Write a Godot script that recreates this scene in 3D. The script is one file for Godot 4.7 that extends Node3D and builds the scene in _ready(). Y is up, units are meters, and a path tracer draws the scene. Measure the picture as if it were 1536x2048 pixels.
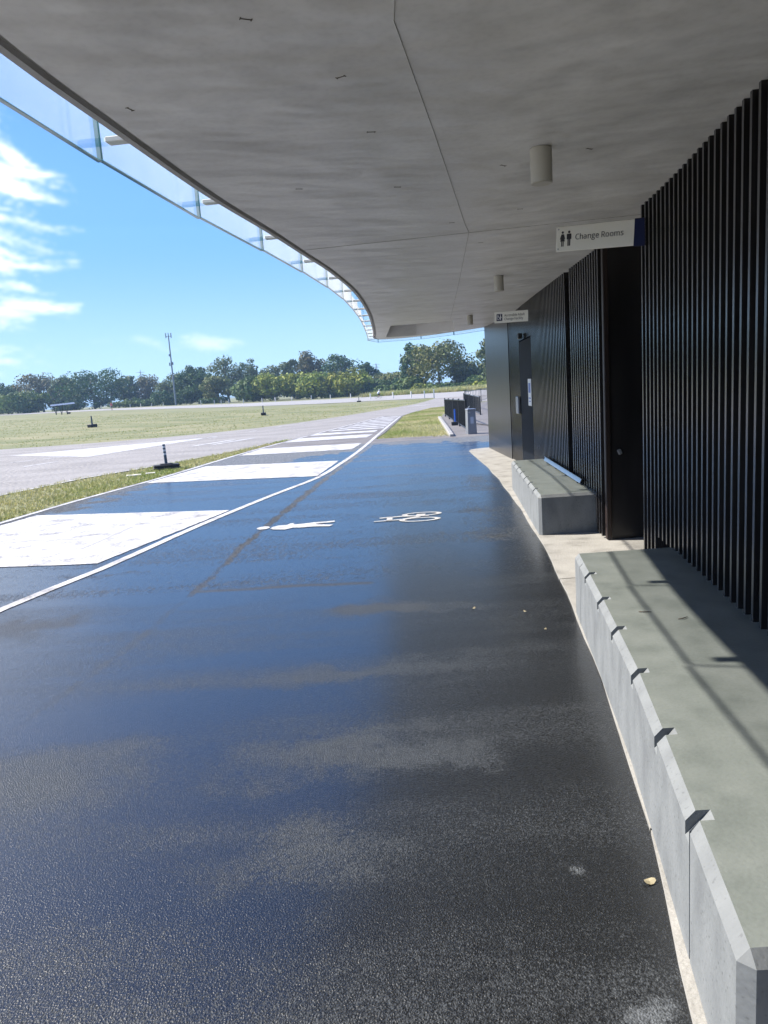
extends Node3D
# A covered walkway beside a slatted amenities building, with a wet asphalt path, a cycle circuit and a far tree line.

var M := {}
var rng := RandomNumberGenerator.new()
var used := {}
const ORD := ["first", "second", "third", "fourth", "fifth", "sixth", "seventh", "eighth", "ninth", "tenth", "eleventh", "twelfth", "thirteenth", "fourteenth", "fifteenth", "sixteenth", "seventeenth", "eighteenth", "nineteenth", "twentieth", "twenty-first", "twenty-second", "twenty-third", "twenty-fourth"]

# plan curves, each a list of (x, z)
var KERB := PackedVector2Array([Vector2(-0.3, 4), Vector2(0.14, 1), Vector2(0.33, 0), Vector2(0.52, -0.9), Vector2(0.675, -1.61), Vector2(0.775, -2.05), Vector2(0.855, -2.44), Vector2(0.975, -3.08), Vector2(1.115, -3.96), Vector2(1.265, -5.02), Vector2(1.43, -6.33), Vector2(1.57, -7.79), Vector2(1.74, -9.86), Vector2(1.9, -12.2), Vector2(1.99, -14.4), Vector2(2.03, -16.4), Vector2(2.06, -17.3)])
var WALL := PackedVector2Array([Vector2(0.7, 3), Vector2(1.06, 0), Vector2(1.3, -1.3), Vector2(1.45, -2.1), Vector2(1.59, -3.05), Vector2(1.68, -3.67), Vector2(1.81, -4.55), Vector2(1.87, -5.03), Vector2(1.92, -5.5), Vector2(2.10, -7.09), Vector2(2.2, -8.6), Vector2(2.33, -10.6), Vector2(2.47, -12.6), Vector2(2.58, -14.0), Vector2(2.62, -14.8), Vector2(2.58, -17.67)])
var EDGE := PackedVector2Array([Vector2(-1.5, 6), Vector2(-1.34, 2), Vector2(-1.21, -0.6), Vector2(-1.10, -2.57), Vector2(-1.03, -3.2), Vector2(-0.88, -4.43), Vector2(-0.70, -5.5), Vector2(-0.55, -6.49), Vector2(-0.39, -7.55), Vector2(-0.195, -9.45), Vector2(-0.06, -12.3), Vector2(0.0, -15.4), Vector2(0.02, -17.8), Vector2(0.01, -18.9), Vector2(0.05, -19.6), Vector2(0.22, -20.05), Vector2(0.7, -20.1), Vector2(1.36, -19.72), Vector2(2.0, -18.85), Vector2(2.66, -17.78)])
var LINE := PackedVector2Array([Vector2(-8.6, 10), Vector2(-7.25, 0), Vector2(-6.1, -7.6), Vector2(-5.62, -10.87), Vector2(-5.32, -12.85), Vector2(-4.68, -15.96), Vector2(-3.81, -21.65), Vector2(-2.23, -29.44), Vector2(-0.8, -36.2), Vector2(0.35, -41.5)])
var RLINE := PackedVector2Array([Vector2(-4.9, 4), Vector2(-4.05, 0), Vector2(-3.2, -5.98), Vector2(-2.85, -7.25), Vector2(-2.38, -9.5), Vector2(-1.77, -11.95), Vector2(-1.2, -14.0), Vector2(-0.94, -15.9), Vector2(-0.54, -19.5), Vector2(0.05, -26.6), Vector2(0.55, -32.5), Vector2(1.18, -39.75)])
var ROADLOW := PackedVector2Array([Vector2(-40, 60), Vector2(-16, 18), Vector2(-11.6, 3), Vector2(-9.4, -7), Vector2(-7.52, -14.71), Vector2(-6.85, -16.95), Vector2(-5.69, -19.0), Vector2(-4.57, -21.82), Vector2(-3.9, -24.06)])
var ROADUP := PackedVector2Array([Vector2(-90, -20), Vector2(-45, -32), Vector2(-25, -33.6), Vector2(-16.62, -33.07), Vector2(-12.89, -33.2), Vector2(-9.74, -34.2), Vector2(-7.81, -35.4), Vector2(-5.13, -38.72), Vector2(-1.37, -48.41), Vector2(3.37, -66.93), Vector2(7.54, -98.57)])
var SWALE := PackedVector2Array([Vector2(-60, -40), Vector2(-22.2, -44.4), Vector2(-20.1, -47.8), Vector2(-17.5, -53.5), Vector2(-14.5, -61.8), Vector2(-10.0, -65.8), Vector2(-5.2, -69.7), Vector2(-0.7, -74.8)])

# ---------------------------------------------------------------- helpers
func sm(a: float, b: float, x: float) -> float:
	var t := clampf((x - a) / (b - a), 0.0, 1.0)
	return t * t * (3.0 - 2.0 * t)

func soffit(z: float) -> float:
	return 2.70 + 0.0068 * (-z - 3.0)

func x_at(poly: PackedVector2Array, z: float) -> float:
	if z >= poly[0].y:
		return poly[0].x
	for i in poly.size() - 1:
		if z >= poly[i + 1].y:
			return lerpf(poly[i].x, poly[i + 1].x, (z - poly[i].y) / (poly[i + 1].y - poly[i].y))
	return poly[poly.size() - 1].x

func near_line(poly: PackedVector2Array, p: Vector2) -> float:
	var best := 1e9
	for i in poly.size() - 1:
		best = minf(best, p.distance_squared_to(Geometry2D.get_closest_point_to_segment(p, poly[i], poly[i + 1])))
	return sqrt(best)

const AZ := [-180.0, -40.0, -27.0, -20.0, -10.0, -3.0, 8.0, 40.0, 180.0]
const TV := [0.3, 0.8, 0.7, 0.5, -0.3, -0.7, -0.6, -0.6, 0.3]
func land(x: float, z: float) -> float:
	var d := sqrt(x * x + z * z)
	if d < 34.0:
		return 0.0
	var a := rad_to_deg(atan2(x, -z))
	var v := 0.0
	for i in AZ.size() - 1:
		if a <= AZ[i + 1]:
			v = lerpf(TV[i], TV[i + 1], (a - AZ[i]) / (AZ[i + 1] - AZ[i]))
			break
	var h := sm(45.0, 140.0, d) * v
	if x < 4.0 and x > -70.0 and z > -90.0 and z < -36.0:
		var s := near_line(SWALE, Vector2(x, z))
		h -= 0.3 * exp(-s * s / 14.0) * sm(0.0, 6.0, absf(z - x_at(ROADUP_BY_Z, z)) + 2.0)
	return h
var ROADUP_BY_Z := PackedVector2Array([Vector2(-200, 1000), Vector2(-200, -1000)])

func begin(flat := true) -> SurfaceTool:
	var st := SurfaceTool.new()
	st.begin(Mesh.PRIMITIVE_TRIANGLES)
	st.set_smooth_group(-1 if flat else 0)
	return st

func tri(st: SurfaceTool, a: Vector3, b: Vector3, c: Vector3) -> void:  # counter-clockwise from outside
	st.add_vertex(a); st.add_vertex(c); st.add_vertex(b)

func quad(st: SurfaceTool, a: Vector3, b: Vector3, c: Vector3, d: Vector3) -> void:
	tri(st, a, b, c); tri(st, a, c, d)

func close(st: SurfaceTool) -> ArrayMesh:
	st.generate_normals()
	return st.commit()

func box(st: SurfaceTool, c: Vector3, s: Vector3, b := Basis.IDENTITY, bevel := 0.0) -> void:
	var h := s / 2.0
	if bevel <= 0.0:
		var p := []
		for i in 8:
			p.append(c + b * Vector3(h.x * (1 if i & 1 else -1), h.y * (1 if i & 2 else -1), h.z * (1 if i & 4 else -1)))
		quad(st, p[4], p[5], p[7], p[6]); quad(st, p[1], p[0], p[2], p[3]); quad(st, p[5], p[1], p[3], p[7])
		quad(st, p[0], p[4], p[6], p[2]); quad(st, p[6], p[7], p[3], p[2]); quad(st, p[0], p[1], p[5], p[4])
		return
	# chamfered: three quads' worth of points round each corner
	var axes := [Vector3.RIGHT, Vector3.UP, Vector3.BACK]
	for a in 3:
		var u: int = (a + 1) % 3
		var v: int = (a + 2) % 3
		for sg in [-1.0, 1.0]:
			var o: Vector3 = axes[a] * h[a] * sg
			var hu: Vector3 = axes[u] * (h[u] - bevel)
			var hv: Vector3 = axes[v] * (h[v] - bevel)
			if sg > 0:
				quad(st, c + b * (o - hu - hv), c + b * (o + hu - hv), c + b * (o + hu + hv), c + b * (o - hu + hv))
			else:
				quad(st, c + b * (o - hu + hv), c + b * (o + hu + hv), c + b * (o + hu - hv), c + b * (o - hu - hv))
		for su in [-1.0, 1.0]:
			for sv in [-1.0, 1.0]:
				var e0: Vector3 = axes[u] * su * h[u] + axes[v] * sv * (h[v] - bevel)
				var e1: Vector3 = axes[u] * su * (h[u] - bevel) + axes[v] * sv * h[v]
				var l: Vector3 = axes[a] * (h[a] - bevel)
				if su * sv > 0:
					quad(st, c + b * (e0 - l), c + b * (e1 - l), c + b * (e1 + l), c + b * (e0 + l))
				else:
					quad(st, c + b * (e1 - l), c + b * (e0 - l), c + b * (e0 + l), c + b * (e1 + l))
	for i in 8:
		var sx := 1.0 if i & 1 else -1.0
		var sy := 1.0 if i & 2 else -1.0
		var sz := 1.0 if i & 4 else -1.0
		var k := h - Vector3.ONE * bevel
		var q0 := c + b * Vector3(sx * h.x, sy * k.y, sz * k.z)
		var q1 := c + b * Vector3(sx * k.x, sy * h.y, sz * k.z)
		var q2 := c + b * Vector3(sx * k.x, sy * k.y, sz * h.z)
		if sx * sy * sz > 0:
			tri(st, q0, q1, q2)
		else:
			tri(st, q0, q2, q1)

func tube(st: SurfaceTool, pts: Array, radii: Array, sides := 8, caps := true) -> void:
	var rings := []
	for i in pts.size():
		var d: Vector3 = (pts[mini(i + 1, pts.size() - 1)] - pts[maxi(i - 1, 0)]).normalized()
		var u := d.cross(Vector3.UP if absf(d.y) < 0.9 else Vector3.RIGHT).normalized()
		var v := u.cross(d)
		var ring := []
		for k in sides:
			var a := TAU * k / sides
			ring.append(pts[i] + (u * cos(a) + v * sin(a)) * radii[mini(i, radii.size() - 1)])
		rings.append(ring)
	for i in pts.size() - 1:
		for k in sides:
			var n := (k + 1) % sides
			quad(st, rings[i][k], rings[i + 1][k], rings[i + 1][n], rings[i][n])
	if caps:
		for k in range(1, sides - 1):
			tri(st, rings[0][0], rings[0][k], rings[0][k + 1])
			tri(st, rings[-1][0], rings[-1][k + 1], rings[-1][k])

func numbered(called: String) -> String:
	used[called] = used.get(called, -1) + 1
	return called if used[called] == 0 else "%s_%03d" % [called, used[called]]

func put(called: String, mesh: Mesh, m: Material, parent: Node3D, at := Vector3.ZERO) -> MeshInstance3D:
	var o := MeshInstance3D.new()
	o.name = numbered(called) if parent == self else called
	o.mesh = mesh
	o.material_override = m
	parent.add_child(o, true)
	o.position = at
	return o

func tag(o: Node3D, label: String, category: String, group := "") -> Node3D:
	o.set_meta("label", label)
	o.set_meta("category", category)
	if group:
		o.set_meta("group", group)
	return o

func thing(called: String, label: String, category: String, at := Vector3.ZERO, turn := 0.0, group := "") -> Node3D:
	var o := Node3D.new()
	o.name = numbered(called)
	add_child(o)
	o.position = at
	o.rotation.y = turn
	return tag(o, label, category, group)

func place(called: String, kind := "structure") -> Node3D:
	var o := Node3D.new()
	o.name = numbered(called)
	add_child(o)
	o.set_meta("kind", kind)
	return o

# ---------------------------------------------------------------- materials
func noise(seed_: int, freq: float, oct := 4, type := FastNoiseLite.TYPE_SIMPLEX_SMOOTH) -> FastNoiseLite:
	var n := FastNoiseLite.new()
	n.seed = seed_
	n.frequency = freq
	n.noise_type = type
	n.fractal_octaves = oct
	if oct <= 1:
		n.fractal_type = FastNoiseLite.FRACTAL_NONE
	return n

func ramp(stops: Array) -> Gradient:
	var g := Gradient.new()
	var off := PackedFloat32Array()
	var col := PackedColorArray()
	for s in stops:
		off.append(s[0])
		var c: Color = s[1]
		col.append(c.linear_to_srgb())
	g.offsets = off
	g.colors = col
	return g

func noise_tex(n: FastNoiseLite, stops: Array, size := 512) -> ImageTexture:
	var im := n.get_seamless_image(size, size, false, false, 0.1, true)
	im.convert(Image.FORMAT_L8)
	var data := im.get_data()
	var g := ramp(stops)
	var lut := PackedByteArray()
	lut.resize(768)
	for i in 256:
		var c := g.sample(i / 255.0)
		lut[i * 3] = c.r8; lut[i * 3 + 1] = c.g8; lut[i * 3 + 2] = c.b8
	var out := PackedByteArray()
	out.resize(size * size * 3)
	for i in data.size():
		var k := data[i] * 3
		out[i * 3] = lut[k]; out[i * 3 + 1] = lut[k + 1]; out[i * 3 + 2] = lut[k + 2]
	return ImageTexture.create_from_image(Image.create_from_data(size, size, false, Image.FORMAT_RGB8, out))

func normal_tex(n: FastNoiseLite, strength: float, size := 512) -> ImageTexture:
	var im := n.get_seamless_image(size, size, false, false, 0.1, true)
	im.convert(Image.FORMAT_L8)
	im.bump_map_to_normal_map(strength)
	return ImageTexture.create_from_image(im)

func lin(r: float, g: float, b: float, a := 1.0) -> Color:
	var c := Color(r, g, b).linear_to_srgb()
	c.a = a
	return c

func flat_mat(called: String, c: Color, rough := 0.7, metal := 0.0, spec := 0.5) -> StandardMaterial3D:
	var m := StandardMaterial3D.new()
	m.resource_name = called
	m.albedo_color = c
	m.roughness = rough
	m.metallic = metal
	m.metallic_specular = spec
	M[called] = m
	return m

func textured(called: String, tex: Texture2D, scale: Vector3, rough: float, fine: Texture2D = null, fine_scale := Vector3.ONE, bump: Texture2D = null, bump_scale := 1.0) -> StandardMaterial3D:
	var m := flat_mat(called, Color.WHITE, rough)
	m.albedo_texture = tex
	m.uv1_triplanar = true
	m.uv1_world_triplanar = true
	m.uv1_scale = scale
	if fine:
		m.detail_enabled = true
		m.detail_albedo = fine
		m.detail_blend_mode = BaseMaterial3D.BLEND_MODE_MUL
		m.detail_uv_layer = BaseMaterial3D.DETAIL_UV_2
		m.uv2_triplanar = true
		m.uv2_world_triplanar = true
		m.uv2_scale = fine_scale
	if bump:
		m.normal_enabled = true
		m.normal_texture = bump
		m.normal_scale = bump_scale
	return m

func materials() -> void:
	var g1 := func(v: float, r := 1.0, b := 1.0): return Color(v * r, v, v * b)
	var speck := noise_tex(noise(11, 0.35, 2), [[0.0, g1.call(0.55)], [0.35, g1.call(0.9)], [0.7, g1.call(1.0)], [1.0, g1.call(1.0)]], 512)
	var fine_bump := normal_tex(noise(12, 0.2, 3), 3.0)
	var blotch := noise_tex(noise(13, 0.012, 5), [[0.0, g1.call(0.66)], [0.4, g1.call(0.86)], [0.62, g1.call(0.95)], [1.0, g1.call(1.0)]], 512)
	var cloudy := noise_tex(noise(14, 0.011, 5), [[0.0, Color(0.58, 0.572, 0.545)], [0.35, Color(0.665, 0.66, 0.635)], [0.6, Color(0.70, 0.697, 0.675)], [1.0, Color(0.78, 0.78, 0.765)]], 512)
	var faint := noise_tex(noise(10, 0.09, 4), [[0.0, g1.call(0.88)], [0.5, g1.call(0.97)], [1.0, g1.call(1.0)]], 512)
	var wavy := normal_tex(noise(7, 0.022, 3), 5.0)
	textured("soffit_concrete", cloudy, Vector3(0.11, 0.3, 0.24), 0.42, faint, Vector3(0.5, 0.5, 0.5), wavy, 0.34)
	textured("slab_edge", cloudy, Vector3(0.5, 0.5, 0.5), 0.8, speck, Vector3(1.2, 1.2, 1.2), fine_bump, 0.2)
	M.slab_edge.albedo_color = lin(0.72, 0.72, 0.74)
	var bench := noise_tex(noise(15, 0.016, 5), [[0.0, Color(0.112, 0.121, 0.13)], [0.45, Color(0.15, 0.163, 0.172)], [1.0, Color(0.185, 0.198, 0.208)]], 512)
	var pits := noise_tex(noise(9, 0.11, 2), [[0.0, g1.call(0.3)], [0.13, g1.call(0.45)], [0.17, g1.call(0.96)], [1.0, g1.call(1.0)]], 512)
	textured("bench_concrete", bench, Vector3(0.7, 0.35, 0.7), 0.7, pits, Vector3(0.9, 0.9, 0.9), fine_bump, 0.12)
	var seat := noise_tex(noise(16, 0.014, 5), [[0.0, Color(0.125, 0.143, 0.136)], [0.45, Color(0.158, 0.178, 0.17)], [1.0, Color(0.188, 0.208, 0.2)]], 512)
	textured("seat_coating", seat, Vector3(0.55, 0.55, 0.55), 0.32, faint, Vector3(1.2, 1.2, 1.2), fine_bump, 0.05)
	var pale := noise_tex(noise(17, 0.012, 5), [[0.0, Color(0.2, 0.195, 0.18)], [0.4, Color(0.295, 0.288, 0.27)], [1.0, Color(0.36, 0.353, 0.332)]], 512)
	textured("apron_concrete", pale, Vector3(0.45, 0.45, 0.45), 0.8, speck, Vector3(1.3, 1.3, 1.3), fine_bump, 0.2)
	var aggregate := noise_tex(noise(18, 0.3, 2), [[0.0, g1.call(0.5)], [0.4, g1.call(0.82)], [0.75, g1.call(1.0)], [1.0, g1.call(1.0)]], 512)
	var road := noise_tex(noise(19, 0.01, 5), [[0.0, Color(0.21, 0.2, 0.188)], [0.5, Color(0.262, 0.25, 0.237)], [1.0, Color(0.305, 0.292, 0.278)]], 512)
	textured("road_asphalt", road, Vector3(0.06, 0.06, 0.11), 0.9, aggregate, Vector3(0.8, 0.8, 0.8), fine_bump, 0.4)
	var far := noise_tex(noise(20, 0.012, 4), [[0.0, Color(0.22, 0.215, 0.205)], [1.0, Color(0.30, 0.29, 0.28)]], 256)
	textured("far_asphalt", far, Vector3(0.03, 0.03, 0.05), 0.9)
	var lane := noise_tex(noise(21, 0.012, 5), [[0.0, Color(0.125, 0.118, 0.112)], [0.5, Color(0.165, 0.156, 0.15)], [1.0, Color(0.2, 0.19, 0.182)]], 512)
	textured("lane_asphalt", lane, Vector3(0.1, 0.1, 0.2), 0.85, aggregate, Vector3(0.9, 0.9, 0.9), fine_bump, 0.5)
	var dark := noise_tex(noise(22, 0.012, 5), [[0.0, Color(0.028, 0.028, 0.03)], [1.0, Color(0.06, 0.06, 0.063)]], 512)
	textured("dark_asphalt", dark, Vector3(0.2, 0.2, 0.2), 0.5, aggregate, Vector3(1.5, 1.5, 1.5), fine_bump, 0.8)
	var grass := noise_tex(noise(23, 0.014, 6), [[0.0, Color(0.105, 0.125, 0.05)], [0.35, Color(0.15, 0.158, 0.07)], [0.6, Color(0.195, 0.188, 0.095)], [1.0, Color(0.25, 0.225, 0.135)]], 512)
	var turf := noise_tex(noise(24, 0.06, 4), [[0.0, Color(0.62, 0.68, 0.56)], [0.5, Color(0.9, 0.92, 0.86)], [1.0, Color(1, 1, 1)]], 512)
	textured("grass_ground", grass, Vector3(0.016, 0.016, 0.04), 0.95, turf, Vector3(0.35, 0.35, 0.6))
	var paint := noise_tex(noise(25, 0.03, 5), [[0.0, Color(0.2, 0.192, 0.182)], [0.25, Color(0.33, 0.322, 0.31)], [0.5, Color(0.46, 0.455, 0.445)], [1.0, Color(0.56, 0.56, 0.555)]], 512)
	var worn := noise_tex(noise(8, 0.16, 4), [[0.0, g1.call(0.3)], [0.14, g1.call(0.5)], [0.24, g1.call(0.93)], [1.0, g1.call(1.0)]], 512)
	textured("road_paint", paint, Vector3(0.16, 0.16, 0.16), 0.6, worn, Vector3(0.6, 0.6, 0.6), fine_bump, 0.3)
	var slat := noise_tex(noise(26, 0.02, 4), [[0.0, Color(0.012, 0.0115, 0.0125)], [0.5, Color(0.018, 0.017, 0.018)], [1.0, Color(0.027, 0.025, 0.026)]], 256)
	textured("dark_slat", slat, Vector3(3.0, 0.25, 3.0), 0.26)
	textured("dark_panel", slat, Vector3(0.8, 0.12, 0.8), 0.30)
	flat_mat("door_leaf", lin(0.006, 0.009, 0.015), 0.65, 0.0, 0.2)
	flat_mat("door_frame", lin(0.02, 0.011, 0.009), 0.5)
	flat_mat("sign_face", lin(0.76, 0.75, 0.68), 0.4)
	flat_mat("sign_blue", lin(0.006, 0.012, 0.06), 0.5, 0.0, 0.3)
	flat_mat("sign_ink", lin(0.02, 0.02, 0.028), 0.6)
	flat_mat("sign_white", lin(0.75, 0.75, 0.75), 0.5)
	flat_mat("bright_blue", lin(0.02, 0.10, 0.42), 0.4)
	flat_mat("lamp_body", lin(0.50, 0.48, 0.42), 0.5)
	flat_mat("lamp_lens", lin(0.16, 0.17, 0.19), 0.15)
	flat_mat("groove", lin(0.38, 0.375, 0.355), 0.9)
	flat_mat("rust_mark", lin(0.11, 0.095, 0.08), 0.8)
	flat_mat("bracket_white", lin(0.68, 0.67, 0.63), 0.5)
	flat_mat("steel", lin(0.30, 0.32, 0.35), 0.35, 0.6)
	flat_mat("aluminium", lin(0.40, 0.42, 0.46), 0.3, 1.0)
	flat_mat("black_metal", lin(0.015, 0.017, 0.02), 0.4)
	flat_mat("rubber", lin(0.022, 0.023, 0.028), 0.7)
	flat_mat("bollard_blue", lin(0.03, 0.055, 0.09), 0.45)
	flat_mat("reflector", lin(0.42, 0.45, 0.50), 0.4)
	flat_mat("post_white", lin(0.55, 0.55, 0.52), 0.7)
	flat_mat("tower_grey", lin(0.16, 0.19, 0.22), 0.5)
	flat_mat("pylon_grey", lin(0.30, 0.33, 0.37), 0.6)
	flat_mat("roof_sheet", lin(0.10, 0.13, 0.18), 0.45)
	flat_mat("scuff", lin(0.3, 0.295, 0.29), 0.7)
	flat_mat("bark", lin(0.16, 0.14, 0.115), 0.9)
	flat_mat("dry_leaf", lin(0.27, 0.235, 0.15), 0.75)
	flat_mat("twig", lin(0.05, 0.04, 0.03), 0.9)
	flat_mat("pit_lid", lin(0.50, 0.47, 0.40), 0.8)
	var glass := flat_mat("glass", lin(0.62, 0.80, 0.86, 0.07), 0.02)
	glass.transparency = BaseMaterial3D.TRANSPARENCY_ALPHA
	flat_mat("glass_edge", lin(0.08, 0.26, 0.32), 0.12)
	var leaf := flat_mat("leaf", Color.WHITE, 0.7, 0.0, 0.35)
	leaf.vertex_color_use_as_albedo = true
	leaf.backlight_enabled = true
	leaf.backlight = lin(0.30, 0.34, 0.18)
	var skin := flat_mat("figure", Color.WHITE, 0.8)
	skin.vertex_color_use_as_albedo = true

# wet asphalt: water lies as a clear film (clearcoat weight) over dark grained asphalt
func wet_at(p: Vector2, n: FastNoiseLite, n2: FastNoiseLite) -> Vector3:   # (wetness, dry colour, how long dried)
	var warp := Vector2(n.get_noise_2d(p.x * 3.0, p.y * 3.0), n.get_noise_2d(p.x * 3.0 + 71.0, p.y * 3.0 - 33.0))
	var rag := Vector2(n.get_noise_2d(p.x * 11.0, p.y * 11.0), n.get_noise_2d(p.x * 11.0 + 19.0, p.y * 11.0 + 7.0))
	var q := p + warp * 0.24 + rag * 0.07
	var w := 0.80 + 0.55 * n2.get_noise_2d(p.x * 0.4, p.y * 2.2) + 0.25 * n.get_noise_2d(p.x * 0.9, p.y * 5.0)
	var dry := 0.056
	for b in [[-0.22, -3.12, 0.62, 0.24, 0.95], [0.32, -3.03, 0.25, 0.09, 0.5], [0.02, -5.36, 0.52, 0.2, 0.85], [0.55, -5.2, 0.3, 0.1, 0.4], [-1.62, -3.15, 0.55, 0.42, 0.75], [-0.36, -2.36, 0.42, 0.24, 0.62], [-2.75, -5.4, 0.45, 0.28, 0.9], [-2.6, -6.98, 0.6, 0.13, 0.75], [0.15, -1.72, 1.1, 0.3, 0.3], [-1.1, -1.9, 0.6, 0.3, 0.42], [0.75, -4.6, 0.4, 0.35, 0.35], [0.35, -4.2, 0.45, 0.18, 0.4], [-0.3, -4.05, 0.5, 0.12, 0.35], [1.2, -8.4, 0.35, 1.6, 0.45], [1.55, -11.6, 0.3, 1.5, 0.4]]:
		var e := Vector2((q.x - b[0]) / b[2], (q.y - b[1]) / b[3]).length()
		w -= 0.8 * b[4] * (1.0 - sm(0.25, 1.3, e))
	w += 0.14 * sm(-2.4, -1.7, p.y)
	# dried spills: paler crusts with a ragged outline
	for b in [[0.54, -2.25, 0.035, 0.025, 0.05], [0.57, -1.66, 0.09, 0.045, 0.05]]:
		var e := Vector2((p.x + warp.x * 0.08 - b[0]) / b[2], (p.y + warp.y * 0.06 - b[1]) / b[3]).length()
		var k := 1.0 - sm(0.5, 1.0, e)
		w -= 0.8 * k
		dry += b[4] * k
	# seams between the asphalt pours stand proud and have dried
	var s := near_line(SEAM, p + warp * 0.03)
	var width := 0.026 + 0.03 * sm(-6.0, -12.0, p.y)
	w -= (0.8 if p.y < -6.0 else 0.22) * (1.0 - sm(width * 0.6, width * 1.6, s))
	s = near_line(CROSS, p + warp * 0.03)
	w -= 0.75 * (1.0 - sm(0.012, 0.06, s))
	var end := x_at_x(ENDS, p.x) + 0.9 * warp.x + 0.5 * n2.get_noise_2d(p.x * 2.5, 3.0)
	var past := sm(0.25, -0.25, p.y - end)
	w -= 1.2 * past
	dry = lerpf(dry, 0.16, sm(-9.0, -19.0, p.y))
	if p.y < -9.5:
		w -= 0.9 * (1.0 - sm(0.15, 0.75, p.x - x_at(LINE, p.y) + warp.y * 0.8))
	return Vector3(clampf(w, 0.0, 1.0), dry, maxf(past, 0.75 * (1.0 - sm(0.1, 0.45, w)) * sm(-4.0, -9.0, p.y)))
var SEAM := PackedVector2Array([Vector2(-2.2, -2.2), Vector2(-1.98, -3.51), Vector2(-1.77, -4.76), Vector2(-1.63, -6.13), Vector2(-1.53, -8.3), Vector2(-0.99, -14.3), Vector2(-0.13, -22.1)])
var CROSS := PackedVector2Array([Vector2(-1.63, -6.13), Vector2(-0.9, -6.14), Vector2(-0.16, -6.08)])
var ENDS := PackedVector2Array([Vector2(-5, -15.0), Vector2(-2.48, -17.3), Vector2(-2.0, -18.6), Vector2(-0.77, -19.3), Vector2(-0.2, -21.2), Vector2(1.38, -20.6), Vector2(2.84, -19.8), Vector2(4, -19.5)])
func x_at_x(poly: PackedVector2Array, x: float) -> float:
	if x <= poly[0].x:
		return poly[0].y
	for i in poly.size() - 1:
		if x <= poly[i + 1].x:
			return lerpf(poly[i].y, poly[i + 1].y, (x - poly[i].x) / (poly[i + 1].x - poly[i].x))
	return poly[poly.size() - 1].y

func wet_material(called: String, lo: Vector2, hi: Vector2, coarse: int, fine: int, grain: float) -> StandardMaterial3D:
	var n := noise(31, 0.55, 4)
	var n2 := noise(32, 0.5, 3)
	var wim := Image.create(coarse, coarse, false, Image.FORMAT_L8)
	var dim := Image.create(coarse, coarse, false, Image.FORMAT_L8)
	var rough := PackedFloat32Array()
	for j in coarse:
		for i in coarse:
			var v := wet_at(Vector2(lerpf(lo.x, hi.x, (i + 0.5) / coarse), lerpf(lo.y, hi.y, (j + 0.5) / coarse)), n, n2)
			wim.set_pixel(i, j, Color(v.x, v.x, v.x))
			dim.set_pixel(i, j, Color(v.y * 4.0, v.y * 4.0, v.y * 4.0))
			rough.append(v.z)
	var rim := Image.create(coarse, coarse, false, Image.FORMAT_L8)
	for j in coarse:
		for i in coarse:
			var q := lerpf(0.40, 0.95, rough[j * coarse + i])
			rim.set_pixel(i, j, Color(q, q, q))
	wim.resize(fine, fine, Image.INTERPOLATE_BILINEAR)
	dim.resize(fine, fine, Image.INTERPOLATE_BILINEAR)
	var gim := noise(33, 0.83, 1, FastNoiseLite.TYPE_VALUE).get_image(fine, fine, false, false, true)
	gim.convert(Image.FORMAT_L8)
	var g2im := noise(34, grain * 1.7, 1, FastNoiseLite.TYPE_VALUE).get_image(fine, fine, false, false, true)
	g2im.convert(Image.FORMAT_L8)
	var wd := wim.get_data(); var dd := dim.get_data(); var gd := gim.get_data(); var g2 := g2im.get_data()
	var coat := PackedByteArray(); coat.resize(fine * fine)
	var col := PackedByteArray(); col.resize(fine * fine)
	var lut := PackedByteArray(); lut.resize(512)
	for i in 512:
		lut[i] = int(255.0 * sm(0.18, 0.74, (i * 1.0 - 128) / 255.0))   # i = wetness + grain
	var to_srgb := PackedByteArray(); to_srgb.resize(1024)
	for i in 1024:
		to_srgb[i] = int(255.0 * Color(i / 1023.0 * 0.4, 0, 0).linear_to_srgb().r)
	for i in fine * fine:
		var c := lut[clampi(wd[i] + (gd[i] - 128) * 6 / 5 + 128, 0, 511)]
		coat[i] = c
		# dd/255/4 is the dry albedo, 0.02 the wet one; aggregate stones differ
		var a := (dd[i] * (255 - c) + 11 * c) / 255 * (96 + g2[i]) / 224
		to_srgb[0] = 0
		col[i] = to_srgb[mini(1023, a * 1023 / 408)]
	var m := flat_mat(called, Color(0.93, 0.965, 1.0), 1.0, 0.0, 0.33)
	m.roughness_texture = ImageTexture.create_from_image(rim)
	m.albedo_texture = ImageTexture.create_from_image(Image.create_from_data(fine, fine, false, Image.FORMAT_L8, col))
	m.clearcoat_enabled = true
	m.clearcoat = 0.95
	m.clearcoat_roughness = 0.25
	m.clearcoat_texture = ImageTexture.create_from_image(Image.create_from_data(fine, fine, false, Image.FORMAT_L8, coat))
	var bump := noise(35, grain * 1.15, 2, FastNoiseLite.TYPE_SIMPLEX_SMOOTH).get_image(2048, 2048, false, false, true)
	bump.convert(Image.FORMAT_L8)
	bump.bump_map_to_normal_map(3.0)
	m.normal_enabled = true
	m.normal_texture = ImageTexture.create_from_image(bump)
	m.normal_scale = 0.75
	m.texture_repeat = false
	return m

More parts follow.
